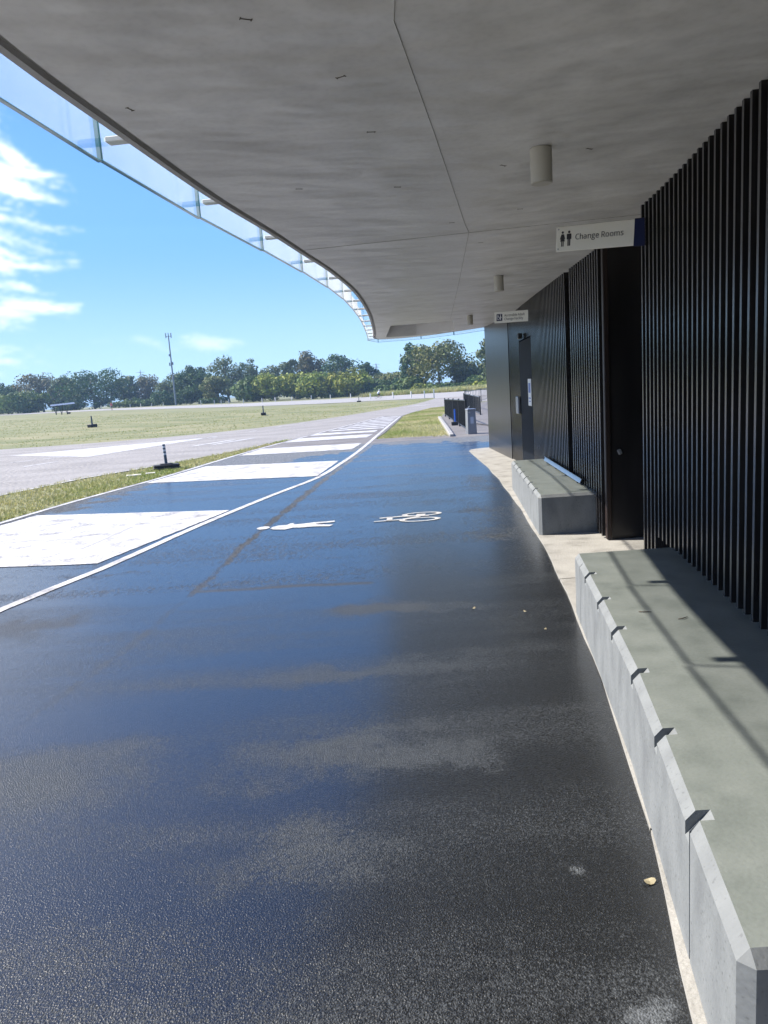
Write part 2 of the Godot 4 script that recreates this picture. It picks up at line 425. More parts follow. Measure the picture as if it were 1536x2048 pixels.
# ---------------------------------------------------------------- ground
func grid(lo: Vector2, hi: Vector2, xl: Callable, xr: Callable, z0: float, z1: float, nz: int, nx: int, y: float) -> ArrayMesh:
	var st := begin(false)
	for j in nz + 1:
		var z := lerpf(z0, z1, float(j) / nz)
		var a: float = xl.call(z)
		var b: float = xr.call(z)
		for i in nx + 1:
			var x := lerpf(a, b, float(i) / nx)
			st.set_uv(Vector2((x - lo.x) / (hi.x - lo.x), (z - lo.y) / (hi.y - lo.y)))
			st.set_normal(Vector3.UP)
			st.set_tangent(Plane(1, 0, 0, 1))
			st.add_vertex(Vector3(x, y, z))
	for j in nz:
		for i in nx:
			var k := j * (nx + 1) + i
			# z falls with j
			for q in [k, k + nx + 1, k + nx + 2, k, k + nx + 2, k + 1]:
				st.add_index(q)
	return st.commit()

func fill(poly: PackedVector2Array, cell: float, lift: float) -> ArrayMesh:   # a sheet over a plan polygon that follows the land
	var st := begin(false)
	var r := Rect2(poly[0], Vector2.ZERO)
	for p in poly:
		r = r.expand(p)
	for j in int(ceil(r.size.y / cell)):
		for i in int(ceil(r.size.x / cell)):
			var c := r.position + Vector2(i, j) * cell
			var sq := PackedVector2Array([c, c + Vector2(cell, 0), c + Vector2(cell, cell), c + Vector2(0, cell)])
			for piece in Geometry2D.intersect_polygons(sq, poly):
				var t := Geometry2D.triangulate_polygon(piece)
				for k in range(0, t.size(), 3):
					var v := [piece[t[k]], piece[t[k + 1]], piece[t[k + 2]]]
					if (v[1] - v[0]).cross(v[2] - v[0]) < 0:
						v = [v[0], v[2], v[1]]
					for q in v:
						st.set_normal(Vector3.UP)
						st.add_vertex(Vector3(q.x, land(q.x, q.y) + lift, q.y))
	return st.commit()

func ribbon(line: Array, half: float, lift: float) -> ArrayMesh:   # a painted line along plan points
	var st := begin(false)
	for i in line.size() - 1:
		var a: Vector2 = line[i]
		var b: Vector2 = line[i + 1]
		var na := side_of(line, i) * half
		var nb := side_of(line, i + 1) * half
		var v := []
		for q in [a - na, b - nb, b + nb, a + na]:
			v.append(Vector3(q.x, land(q.x, q.y) + lift, q.y))
		for k in [0, 1, 2, 0, 2, 3]:
			st.set_normal(Vector3.UP)
			st.add_vertex(v[k])
	return st.commit()

func side_of(line: Array, i: int) -> Vector2:
	var d: Vector2 = (line[mini(i + 1, line.size() - 1)] - line[maxi(i - 1, 0)]).normalized()
	return Vector2(-d.y, d.x)

func smooth(pts: PackedVector2Array, step: float) -> PackedVector2Array:
	var out := PackedVector2Array()
	for i in pts.size() - 1:
		var a := pts[maxi(i - 1, 0)]
		var b := pts[i]
		var c := pts[i + 1]
		var d := pts[mini(i + 2, pts.size() - 1)]
		var n := maxi(1, int(ceil(b.distance_to(c) / step)))
		for k in n:
			var t := float(k) / n
			out.append(catmull(a, b, c, d, t))
	out.append(pts[pts.size() - 1])
	return out

func catmull(a: Vector2, b: Vector2, c: Vector2, d: Vector2, t: float) -> Vector2:
	# tangents scaled by segment lengths so that uneven spacing does not overshoot
	var l := b.distance_to(c)
	var tb := ((c - a) / maxf(a.distance_to(b) + l, 1e-4)) * l
	var tc := ((d - b) / maxf(l + c.distance_to(d), 1e-4)) * l
	var t2 := t * t
	var t3 := t2 * t
	return b * (2 * t3 - 3 * t2 + 1) + tb * (t3 - 2 * t2 + t) + c * (3 * t2 - 2 * t3) + tc * (t3 - t2)

func flat_shape(pts: Array, lift: float) -> ArrayMesh:
	return fill(PackedVector2Array(pts), 50.0, lift)

func ground() -> void:
	# land to the horizon
	var st := begin(false)
	var rings := [0.0]
	var d := 3.0
	while d < 2600.0:
		rings.append(d)
		d += 3.0 if d < 330.0 else d * 0.12
	var seg := 200
	var idx := 0
	for r in rings:
		for k in seg:
			var a := TAU * k / seg
			var x: float = r * sin(a)
			var z: float = -r * cos(a)
			st.set_normal(Vector3.UP)
			st.add_vertex(Vector3(x, land(x, z) - 0.014, z))
	for i in rings.size() - 1:
		for k in seg:
			var n := (k + 1) % seg
			for q in [i * seg + k, (i + 1) * seg + k, (i + 1) * seg + n, i * seg + k, (i + 1) * seg + n, i * seg + n]:
				st.add_index(q)
	var g := put("ground", st.commit(), M.grass_ground, self)
	g.set_meta("kind", "structure")

	# the circuit road beside the path
	var poly := PackedVector2Array()
	for p in smooth(ROADLOW, 1.5):
		poly.append(p)
	for p in [Vector2(-3.1, -25.9), Vector2(-2.3, -29.6), Vector2(-0.88, -36.2), Vector2(0.3, -41.5), Vector2(1.3, -40.4), Vector2(2.2, -45), Vector2(3.56, -50.5), Vector2(5.2, -53.6), Vector2(9, -60), Vector2(14, -72), Vector2(19, -90), Vector2(13, -98), Vector2(7.54, -98.57)]:
		poly.append(p)
	var up := smooth(ROADUP, 2.0)
	up.reverse()
	for p in up.slice(1):
		poly.append(p)
	var road := place("road")
	put("asphalt", fill(poly, 3.0, 0.0), M.road_asphalt, road)
	# painted markings of the road
	for q in [[Vector2(-13.6, -27.69), Vector2(-9.39, -24.22), Vector2(-6.82, -31.45)]]:
		put("hatched_island", flat_shape(q, 0.005), M.road_paint, road)
	for q in [[-11.75, -23.9, -11.2, -24.45], [-10.35, -21.8, -9.85, -23.0], [-11.0, -24.62, -10.55, -24.98], [-12.7, -22.6, -12.35, -23.1], [-5.82, -34.0, -5.6, -34.6], [-4.98, -36.4, -4.75, -37.0], [-4.06, -39.2, -3.85, -39.8], [-3.4, -41.8, -3.15, -42.4]]:
		put("lane_dash", ribbon([Vector2(q[0], q[1]), Vector2(q[2], q[3])], 0.07, 0.005), M.road_paint, road)
	for q in [[-6.45, -26.2, -5.45, -28.45, 0.13], [-5.8, -26.2, -4.75, -28.65, 0.12], [-7.3, -30.8, -6.75, -31.5, 0.2], [2.34, -58.9, 4.1, -59.9, 0.3]]:
		put("lane_arrow", ribbon([Vector2(q[0], q[1]), Vector2(q[2], q[3])], q[4], 0.005), M.road_paint, road)
	put("edge_line", ribbon([Vector2(-11.4, 3), Vector2(-9.2, -7.2), Vector2(-7.4, -14.9), Vector2(-6.75, -17.05), Vector2(-5.6, -19.2), Vector2(-4.5, -22.0), Vector2(-3.85, -24.1)], 0.05, 0.005), M.road_paint, road)

	# the lane that leaves the path and joins the circuit
	var lane := PackedVector2Array()
	for p in [Vector2(-3.95, -21.9), Vector2(-3.1, -25.9), Vector2(-2.3, -29.6), Vector2(-0.88, -36.2), Vector2(0.3, -41.5), Vector2(1.35, -40.3), Vector2(0.72, -32.5), Vector2(0.22, -26.6), Vector2(-0.1, -23.6), Vector2(9, -22.3), Vector2(9, -21.9)]:
		lane.append(p)
	# far part of the circuit
	var far := place("far_road")
	var fp := PackedVector2Array([Vector2(-190, -300), Vector2(-130, -245), Vector2(-80, -188), Vector2(-58, -166), Vector2(-40, -147), Vector2(-23, -137), Vector2(-10.4, -132), Vector2(-2, -129), Vector2(4.5, -118), Vector2(8.3, -108.5), Vector2(7.6, -98.6), Vector2(13, -98), Vector2(19, -90), Vector2(32, -100), Vector2(36, -140), Vector2(30, -172), Vector2(18, -170), Vector2(8, -180), Vector2(-2, -188), Vector2(-17, -194), Vector2(-33, -196), Vector2(-68, -222), Vector2(-105, -250), Vector2(-175, -318)])
	fp.reverse()
	put("asphalt", fill(fp, 5.0, 0.02), M.far_asphalt, far)
	put("edge_line", ribbon([Vector2(-56, -166), Vector2(-40, -149), Vector2(-23, -139), Vector2(-10.4, -134), Vector2(-1, -131), Vector2(5.6, -119.5), Vector2(9.6, -108)], 0.4, 0.03), M.road_paint, far)
	# footpath past the building
	var foot := place("footpath")
	put("asphalt", fill(PackedVector2Array([Vector2(2.25, -22.3), Vector2(2.95, -35.0), Vector2(3.3, -38), Vector2(4.2, -44), Vector2(6, -52), Vector2(12, -66), Vector2(20, -80), Vector2(24, -60), Vector2(16, -22.3)]), 3.0, 0.0), M.lane_asphalt, foot)
	var kst := begin()
	var kl := [Vector2(2.17, -22.4), Vector2(2.4, -26.5), Vector2(2.62, -30.6), Vector2(2.86, -35.0)]
	for i in 3:
		var a: Vector2 = kl[i]; var b: Vector2 = kl[i + 1]
		var c := (a + b) / 2
		box(kst, Vector3(c.x, 0.02, c.y), Vector3(0.13, 0.12, a.distance_to(b)), Basis(Vector3.UP, atan2(b.x - a.x, b.y - a.y)), 0.015)
	put("kerb", close(kst), M.apron_concrete, foot)

	# the wet path
	var path := place("path")
	var near_l := func(_z): return -3.6
	var line_l := func(z): return x_at(LINE, z) - 0.1
	var right := func(z): return x_at(KERB, z) + 0.3 if z > -17.0 else 3.4
	var lo1 := Vector2(-3.6, -6.2); var hi1 := Vector2(1.8, 0.2)
	var lo2 := Vector2(-6.6, -22.2); var hi2 := Vector2(3.4, -6.2)
	var wet1 := wet_material("wet_asphalt_near", lo1, hi1, 256, 2048, 0.42)
	var wet2 := wet_material("wet_asphalt_beyond", lo2, hi2, 288, 1024, 0.42)
	put("asphalt", grid(lo1, hi1, near_l, right, 0.2, -6.2, 20, 12, 0.0), wet1, path)
	put("asphalt", grid(lo2, hi2, line_l, right, -6.2, -17.0, 30, 12, 0.0), wet2, path)
	put("asphalt", grid(lo2, hi2, line_l, func(_z): return 3.4, -17.0, -22.2, 16, 12, 0.0), wet2, path)
	put("asphalt", grid(lo1, hi1, line_l, near_l, 0.2, -6.2, 12, 4, 0.0), M.lane_asphalt, path)
	put("asphalt", grid(lo1, hi1, line_l, right, 14.0, 0.2, 12, 6, 0.0), M.lane_asphalt, path)
	put("asphalt", fill(PackedVector2Array([Vector2(3.4, -17.0), Vector2(3.4, -22.2), Vector2(9, -22.2), Vector2(9, -17.0)]), 6.0, 0.0), M.lane_asphalt, path)
	put("asphalt", fill(lane, 3.0, 0.001), M.lane_asphalt, path)
	# its markings
	var wl := []
	for p in smooth(LINE, 1.0):
		wl.append(p)
	put("edge_line", ribbon(wl, 0.05, 0.005), M.road_paint, path)
	var rl := []
	for p in smooth(RLINE, 1.0):
		rl.append(p)
	put("lane_line", ribbon(rl, 0.05, 0.005), M.road_paint, path)
	var stripes := [[Vector2(-6.6, -4.6), Vector2(-3.75, -3.9), Vector2(-4.35, -0.9), Vector2(-7.0, -1.2)], [Vector2(-7.4, 2.0), Vector2(-4.8, 2.6), Vector2(-5.2, 5.6), Vector2(-7.85, 5.3)], [Vector2(-5.33, -11.42), Vector2(-2.2, -10.63), Vector2(-2.98, -7.56), Vector2(-6.0, -7.95)], [Vector2(-4.18, -17.92), Vector2(-0.95, -17.1), Vector2(-1.23, -14.25), Vector2(-4.75, -15.05)], [Vector2(-3.53, -22.6), Vector2(-0.52, -22.2), Vector2(-0.75, -20.14), Vector2(-3.85, -20.5)], [Vector2(-2.91, -26.5), Vector2(-0.2, -26.2), Vector2(-0.4, -24.7), Vector2(-3.2, -24.75)], [Vector2(-2.42, -28.7), Vector2(-0.02, -28.4), Vector2(-0.14, -27.35), Vector2(-2.62, -27.6)]]
	var z := -29.6
	while z > -40.3:
		stripes.append([Vector2(x_at(LINE, z - 0.8) + 0.2, z - 0.85), Vector2(x_at(RLINE, z - 0.6) - 0.1, z - 0.6), Vector2(x_at(RLINE, z) - 0.1, z + 0.1), Vector2(x_at(LINE, z) + 0.2, z - 0.1)])
		z -= 1.4
	for s in stripes:
		put("stripe", fill(ragged(s), 1.5, 0.005), M.road_paint, path)
	# tyre scuffs across the paint
	for q in [[Vector2(-3.32, -9.75), Vector2(-3.36, -9.3), Vector2(-3.4, -8.92), Vector2(-3.44, -8.63), Vector2(-3.48, -8.42)], [Vector2(-2.83, -15.35), Vector2(-2.72, -15.8), Vector2(-2.38, -16.15)], [Vector2(-4.9, -9.1), Vector2(-4.4, -9.2), Vector2(-3.7, -9.05)]]:
		put("scuff", ribbon(q, 0.02, 0.0062), M.scuff, path)
	var ped := place_on(path, "walker_symbol")
	put("head", flat_shape([Vector2(-1.56, -8.99), Vector2(-1.54, -9.06), Vector2(-1.48, -9.09), Vector2(-1.42, -9.06), Vector2(-1.395, -8.98), Vector2(-1.43, -8.9), Vector2(-1.5, -8.89), Vector2(-1.545, -8.93)], 0.005), M.road_paint, ped)
	put("figure_body", flat_shape([Vector2(-1.385, -8.9), Vector2(-1.37, -9.01), Vector2(-1.31, -9.08), Vector2(-1.2, -9.09), Vector2(-1.17, -9.18), Vector2(-1.12, -9.19), Vector2(-1.13, -9.11), Vector2(-1.08, -9.09), Vector2(-0.97, -9.11), Vector2(-0.87, -9.15), Vector2(-0.62, -9.17), Vector2(-0.61, -9.10), Vector2(-0.66, -9.07), Vector2(-0.85, -9.04), Vector2(-0.8, -8.98), Vector2(-0.62, -8.9), Vector2(-0.66, -8.81), Vector2(-0.85, -8.86), Vector2(-1.01, -8.85), Vector2(-1.1, -8.88), Vector2(-1.19, -8.79), Vector2(-1.33, -8.83)], 0.005), M.road_paint, ped)
	var bike := place_on(path, "bicycle_symbol")
	for c in [Vector2(0.47, -9.235), Vector2(0.425, -8.87)]:
		var ring := begin(false)
		for k in 40:
			for e in [[0, 0], [0, 1], [1, 1], [0, 0], [1, 1], [1, 0]]:
				var a: float = TAU * (k + e[0]) / 40.0
				var rr: float = 1.0 if e[1] else 0.74
				ring.set_normal(Vector3.UP)
				ring.add_vertex(Vector3(c.x + 0.25 * rr * cos(a), 0.005, c.y + 0.13 * rr * sin(a)))
		put("wheel", ring.commit(), M.road_paint, bike)
	for q in [[Vector2(-0.06, -9.12), Vector2(0.24, -9.16), 0.025], [Vector2(-0.13, -8.91), Vector2(0.22, -8.94), 0.025], [Vector2(0.07, -9.17), Vector2(0.055, -8.9), 0.035], [Vector2(0.22, -9.15), Vector2(0.55, -9.10), 0.025], [Vector2(0.22, -8.94), Vector2(0.44, -9.08), 0.025], [Vector2(0.40, -9.2), Vector2(0.51, -9.18), 0.05]]:
		put("bar", ribbon([q[0], q[1]], q[2], 0.0055), M.road_paint, bike)
	# concrete apron along the building, in slabs with open joints
	var apron := place("apron")
	var cuts := [3.9, 0.6, -2.4, -5.75, -8.9, -12.3, -15.4, -17.3]
	for i in cuts.size() - 1:
		var s := begin()
		var n := 10
		for j in n:
			var z0 := lerpf(cuts[i] - 0.006, cuts[i + 1] + 0.006, float(j) / n)
			var z1 := lerpf(cuts[i] - 0.006, cuts[i + 1] + 0.006, float(j + 1) / n)
			var jit0 := 0.006 * sin(z0 * 23.0) + 0.005 * sin(z0 * 57.0)
			var jit1 := 0.006 * sin(z1 * 23.0) + 0.005 * sin(z1 * 57.0)
			var a0 := Vector3(x_at(KERB, z0) + jit0, 0.012, z0)
			var a1 := Vector3(x_at(KERB, z1) + jit1, 0.012, z1)
			var w := 3.4 if z0 < -5.0 and z0 > -7.6 else 1.1
			var b0 := Vector3(a0.x + w, 0.012, z0)
			var b1 := Vector3(a1.x + w, 0.012, z1)
			quad(s, a0, b0, b1, a1)
			quad(s, a0 - Vector3(0, 0.05, 0), a0, a1, a1 - Vector3(0, 0.05, 0))
		put("slab", close(s), M.apron_concrete, apron)
	var tip := begin()
	for e in [[Vector2(2.06, -17.31), Vector2(3.1, -17.31), Vector2(3.1, -17.95), Vector2(2.5, -17.85)], [Vector2(2.06, -17.31), Vector2(2.5, -17.85), Vector2(2.25, -17.72), Vector2(2.11, -17.55)]]:
		quad(tip, Vector3(e[0].x, 0.012, e[0].y), Vector3(e[1].x, 0.012, e[1].y), Vector3(e[2].x, 0.012, e[2].y), Vector3(e[3].x, 0.012, e[3].y))
	put("slab", close(tip), M.apron_concrete, apron)

func ragged(pts: Array) -> PackedVector2Array:   # the uneven edge of rolled-on paint
	var out := PackedVector2Array()
	for i in pts.size():
		var a: Vector2 = pts[i]
		var b: Vector2 = pts[(i + 1) % pts.size()]
		var n := int(a.distance_to(b) / 0.1)
		for k in n:
			out.append(a.lerp(b, float(k) / n) + Vector2(rng.randf_range(-1, 1), rng.randf_range(-1, 1)) * 0.012)
	return out

func place_on(parent: Node3D, called: String) -> Node3D:
	var o := Node3D.new()
	o.name = called
	parent.add_child(o, true)
	return o

# ---------------------------------------------------------------- building
func along(poly: PackedVector2Array, s: float) -> Array:   # point and tangent at arc length s
	for i in poly.size() - 1:
		var l := poly[i].distance_to(poly[i + 1])
		if s <= l or i == poly.size() - 2:
			var t := (poly[i + 1] - poly[i]) / l
			return [poly[i] + t * s, t]
		s -= l
	return []

func length_of(poly: PackedVector2Array) -> float:
	var s := 0.0
	for i in poly.size() - 1:
		s += poly[i].distance_to(poly[i + 1])
	return s

func offset_curve(poly: PackedVector2Array, by: float) -> PackedVector2Array:   # positive moves to the left of travel
	var out := PackedVector2Array()
	for i in poly.size():
		var d := (poly[mini(i + 1, poly.size() - 1)] - poly[maxi(i - 1, 0)]).normalized()
		out.append(poly[i] + Vector2(d.y, -d.x) * by)
	return out

func wall_strip(poly: PackedVector2Array, z0: float, z1: float, y0: float, top: float, off: float, thick: float) -> ArrayMesh:
	var st := begin()
	var pts := []
	var z := z0
	while z > z1 - 0.001:
		pts.append(Vector2(x_at(poly, z) + off, z))
		z -= 0.35
	pts.append(Vector2(x_at(poly, z1) + off, z1))
	for i in pts.size() - 1:
		var a: Vector2 = pts[i]; var b: Vector2 = pts[i + 1]
		var ta := top if top > 0 else soffit(a.y) + 0.01
		var tb := top if top > 0 else soffit(b.y) + 0.01
		quad(st, Vector3(a.x, y0, a.y), Vector3(a.x, ta, a.y), Vector3(b.x, tb, b.y), Vector3(b.x, y0, b.y))
		quad(st, Vector3(a.x + thick, y0, a.y), Vector3(b.x + thick, y0, b.y), Vector3(b.x + thick, tb, b.y), Vector3(a.x + thick, ta, a.y))
	for e in [[pts[0], 1], [pts[-1], -1]]:
		var p: Vector2 = e[0]
		var t := top if top > 0 else soffit(p.y) + 0.01
		var q := [Vector3(p.x, y0, p.y), Vector3(p.x + thick, y0, p.y), Vector3(p.x + thick, t, p.y), Vector3(p.x, t, p.y)]
		if e[1] > 0:
			quad(st, q[0], q[1], q[2], q[3])
		else:
			quad(st, q[1], q[0], q[3], q[2])
	return close(st)

func building() -> void:
	var b := thing("amenities_building", "low building with dark vertical slats and a curved concrete canopy", "building")
	# a slat of unit size
	var slat := begin()
	var h := 0.5
	var cv := [Vector3(-h, -h, -h), Vector3(h, -h, -h), Vector3(h, -h, h), Vector3(-h, -h, h)]
	var tv := []
	for p in cv:
		tv.append(p + Vector3(0, 1, 0))
	quad(slat, cv[3], cv[2], tv[2], tv[3]); quad(slat, cv[1], cv[0], tv[0], tv[1]); quad(slat, cv[2], cv[1], tv[1], tv[2])
	quad(slat, tv[3], tv[2], tv[1], tv[0]); quad(slat, cv[0], cv[1], cv[2], cv[3])
	quad(slat, cv[0], cv[3], tv[3], tv[0])
	var slat_mesh := close(slat)
	# slats: fins standing square to the wall, each a part
	var poly := smooth(WALL, 0.1)
	var total := length_of(poly)
	var s := 0.0
	while s < total:
		var pt := along(poly, s)
		var p: Vector2 = pt[0]
		var t: Vector2 = pt[1]
		s += 0.1015 if p.y > -6.0 else 0.112
		if p.y > 0.4 or p.y < -14.86 or (p.y < -5.52 and p.y > -7.06) or (p.y < -8.52 and p.y > -8.72):
			continue
		if p.y < -11.72 and p.y > -13.28:   # above the door only
			var o := put("slat", slat_mesh, M.dark_slat, b)
			o.transform = fin(p, t, 2.22, soffit(p.y) + 0.004, 0.042)
			continue
		var low := 0.455 if p.y > -5.06 else 0.03
		var o := put("slat", slat_mesh, M.dark_slat, b)
		o.transform = fin(p, t, low + rng.randf_range(-0.003, 0.003), soffit(p.y) + 0.004, 0.026 if p.y > -6.0 else 0.042)
	# what stands behind the slats
	put("backing_wall", wall_strip(WALL, 3.0, -5.5, 0.0, 0.0, 0.115, 0.15), M.dark_panel, b)
	put("backing_wall", wall_strip(WALL, -7.07, -11.66, 0.0, 0.0, 0.115, 0.15), M.dark_panel, b)
	put("backing_wall", wall_strip(WALL, -13.3, -14.86, 0.0, 0.0, 0.115, 0.15), M.dark_panel, b)
	put("door_head", wall_strip(WALL, -11.66, -13.3, 2.2, 0.0, 0.115, 0.15), M.dark_panel, b)
	put("end_panel", wall_strip(WALL, -14.88, -17.67, 0.016, 0.0, 0.0, 0.3), M.dark_panel, b)
	var st := begin()
	box(st, Vector3(5.9, 1.4, -17.5), Vector3(6.1, 2.8, 0.3))
	box(st, Vector3(9.0, 1.4, -6.0), Vector3(0.2, 2.75, 23.0))
	put("outer_wall", close(st), M.dark_panel, b)
	# entry passage to the change rooms
	st = begin()
	box(st, Vector3(3.92, 1.37, -7.14), Vector3(3.5, 2.72, 0.2))
	put("passage_wall", close(st), M.dark_panel, b)
	st = begin()
	box(st, Vector3(3.9, 1.37, -5.36), Vector3(3.7, 2.72, 0.18))
	put("passage_wall", close(st), M.dark_panel, b)
	st = begin()
	box(st, Vector3(5.6, 1.37, -6.2), Vector3(0.2, 2.72, 1.6))
	put("passage_wall", close(st), M.dark_panel, b)
	st = begin()
	box(st, Vector3(2.135, 1.37, -7.03), Vector3(0.05, 2.7, 0.05), Basis.IDENTITY, 0.006)
	put("door_post", close(st), M.door_frame, b)
	st = begin()
	box(st, Vector3(2.25, 0.85, -7.03), Vector3(0.035, 0.05, 0.04), Basis(Vector3.BACK, 0.4), 0.006)
	put("latch", close(st), M.steel, b)
	# accessible room door
	var door := place_on(b, "door")
	var dm := wall_strip(WALL, -11.72, -13.26, 0.02, 2.2, 0.004, 0.06)
	put("leaf", dm, M.door_leaf, door)
	st = begin()
	var dz := -11.95
	box(st, Vector3(x_at(WALL, dz) - 0.004, 1.36, dz), Vector3(0.008, 0.42, 0.36), Basis(Vector3.UP, -0.07))
	put("notice", close(st), M.sign_white, door)
	st = begin()
	box(st, Vector3(x_at(WALL, dz) - 0.009, 1.43, dz), Vector3(0.006, 0.15, 0.2), Basis(Vector3.UP, -0.07))
	box(st, Vector3(x_at(WALL, dz) - 0.009, 1.27, dz), Vector3(0.006, 0.018, 0.22), Basis(Vector3.UP, -0.07))
	box(st, Vector3(x_at(WALL, dz) - 0.009, 1.22, dz), Vector3(0.006, 0.014, 0.18), Basis(Vector3.UP, -0.07))
	put("notice_print", close(st), M.bright_blue, door)
	st = begin()
	box(st, Vector3(x_at(WALL, -13.4) - 0.03, 1.12, -13.42), Vector3(0.05, 0.3, 0.2), Basis.IDENTITY, 0.01)
	put("entry_panel", close(st), M.steel, b)
	st = begin()
	box(st, Vector3(x_at(WALL, -12.6) - 0.05, 2.27, -12.62), Vector3(0.08, 0.09, 0.1), Basis.IDENTITY, 0.015)
	put("sensor", close(st), M.black_metal, b)
	# canopy
	var canopy := place_on(b, "canopy")
	var edge := smooth(EDGE, 0.22)
	var e0 := edge
	var e1 := offset_curve(edge, -0.04)
	var e2 := offset_curve(edge, -0.075)
	st = begin(true)
	var lipst := begin(true)
	var groove := begin(true)
	for i in edge.size() - 1:
		var y0 := soffit(edge[i].y)
		var y1 := soffit(edge[i + 1].y)
		quad(st, v3(e0[i], y0 + 0.012), v3(e0[i], y0 + 0.3), v3(e0[i + 1], y1 + 0.3), v3(e0[i + 1], y1 + 0.012))
		var ca := e0[i].lerp(e1[i], 0.25)
		var cb := e0[i + 1].lerp(e1[i + 1], 0.25)
		quad(lipst, v3(ca, y0), v3(e0[i], y0 + 0.012), v3(e0[i + 1], y1 + 0.012), v3(cb, y1))
		quad(lipst, v3(e1[i], y0), v3(ca, y0), v3(cb, y1), v3(e1[i + 1], y1))
		quad(groove, v3(e1[i], y0 + 0.022), v3(e1[i], y0), v3(e1[i + 1], y1), v3(e1[i + 1], y1 + 0.022))
		quad(groove, v3(e2[i], y0 + 0.022), v3(e1[i], y0 + 0.022), v3(e1[i + 1], y1 + 0.022), v3(e2[i + 1], y1 + 0.022))
		quad(groove, v3(e2[i], y0), v3(e2[i], y0 + 0.022), v3(e2[i + 1], y1 + 0.022), v3(e2[i + 1], y1))
	put("fascia", close(st), M.slab_edge, canopy)
	put("edge_lip", close(lipst), M.slab_edge, canopy)
	put("drip_groove", close(groove), M.slab_edge, canopy)
	var under := PackedVector2Array(e2)
	under.append_array(PackedVector2Array([Vector2(9.1, -17.72), Vector2(9.1, 6)]))
	var hole := PackedVector2Array([Vector2(0.38, -15.35), Vector2(0.34, -19.25), Vector2(1.1, -19.2), Vector2(1.95, -18.2), Vector2(1.6, -15.1)])
	st = begin(true)
	for half in [PackedVector2Array([Vector2(-5, -25), Vector2(1.0, -25), Vector2(1.0, 10), Vector2(-5, 10)]), PackedVector2Array([Vector2(1.0, -25), Vector2(12, -25), Vector2(12, 10), Vector2(1.0, 10)])]:
		for part in Geometry2D.intersect_polygons(under, half):
			for rest in Geometry2D.clip_polygons(part, hole):
				var t := Geometry2D.triangulate_polygon(rest)
				for k in range(0, t.size(), 3):
					down(st, rest[t[k]], rest[t[k + 1]], rest[t[k + 2]], 0.0)
	put("soffit", close(st), M.soffit_concrete, canopy)
	st = begin(true)
	for i in hole.size():
		var a := hole[i]; var c := hole[(i + 1) % hole.size()]
		quad(st, v3(a, soffit(a.y)), v3(c, soffit(c.y)), v3(c, soffit(c.y) + 0.27), v3(a, soffit(a.y) + 0.27))
	var ht := Geometry2D.triangulate_polygon(hole)
	for k in range(0, ht.size(), 3):
		down(st, hole[ht[k]], hole[ht[k + 1]], hole[ht[k + 2]], 0.27)
	put("recess", close(st), M.soffit_concrete, canopy)
	var roof := PackedVector2Array(e0)
	roof.append_array(PackedVector2Array([Vector2(9.12, -17.7), Vector2(9.12, 6)]))
	st = begin(true)
	var rt := Geometry2D.triangulate_polygon(roof)
	for k in range(0, rt.size(), 3):
		var v := [roof[rt[k]], roof[rt[k + 1]], roof[rt[k + 2]]]
		if (v[1] - v[0]).cross(v[2] - v[0]) < 0:
			v = [v[0], v[2], v[1]]
		quad(st, v3(v[0], soffit(v[0].y) + 0.3), v3(v[2], soffit(v[2].y) + 0.3), v3(v[1], soffit(v[1].y) + 0.3), v3(v[0], soffit(v[0].y) + 0.3))
	put("roof", close(st), M.slab_edge, canopy)
	# formwork joints: thin ridges of cement paste left on the soffit
	for j in [[Vector2(0.12, -1.2), Vector2(0.13, -2.5), Vector2(0.34, -3.6), Vector2(0.73, -5.72), Vector2(0.79, -6.0), Vector2(1.03, -8.8), Vector2(1.5, -14.6)], [Vector2(-0.52, -6.3), Vector2(0.79, -6.02), Vector2(2.05, -5.75)], [Vector2(1.62, -2.6), Vector2(1.73, -3.7), Vector2(1.82, -4.5)]]:
		var js := begin(true)
		for i in j.size() - 1:
			var a: Vector2 = j[i]; var c: Vector2 = j[i + 1]
			var n := Vector2(-(c - a).y, (c - a).x).normalized() * 0.0017
			var ya := soffit(a.y); var yc := soffit(c.y)
			quad(js, v3(a - n, ya), v3(a, ya - 0.003), v3(c, yc - 0.003), v3(c - n, yc))
			quad(js, v3(a, ya - 0.003), v3(a + n, ya), v3(c + n, yc), v3(c, yc - 0.003))
		put("joint", close(js), M.groove, canopy)
	# feet of the bar chairs that show in the soffit
	var mark := begin(true)
	for bx in [[Vector3(0, 0, 0), Vector3(0.034, 0.002, 0.003)], [Vector3(-0.017, 0, 0), Vector3(0.003, 0.002, 0.014)], [Vector3(0.017, 0, 0), Vector3(0.003, 0.002, 0.014)]]:
		box(mark, bx[0], bx[1])
	var mark_mesh := close(mark)
	for q in [[-0.31, -2.43, 0.4], [-0.05, -2.9, -0.5], [0.055, -3.52, 0.1], [-0.86, -3.07, 1.2], [0.2, -4.5, 0.2], [0.75, -4.2, 0.7], [1.05, -5.3, 0.1], [0.62, -5.6, 0.0], [-0.35, -4.4, 0.2], [1.15, -4.0, 0.5], [0.95, -6.5, 0.2]]:
		var o := put("chair_mark", mark_mesh, M.rust_mark, canopy, Vector3(q[0], soffit(q[1]) - 0.0008, q[1]))
		o.rotation.y = q[2]

func v3(p: Vector2, y: float) -> Vector3:
	return Vector3(p.x, y, p.y)

func down(st: SurfaceTool, a: Vector2, b: Vector2, c: Vector2, up: float) -> void:   # a face that looks down
	if (b - a).cross(c - a) < 0:
		var t := b
		b = c
		c = t
	tri(st, v3(a, soffit(a.y) + up), v3(b, soffit(b.y) + up), v3(c, soffit(c.y) + up))

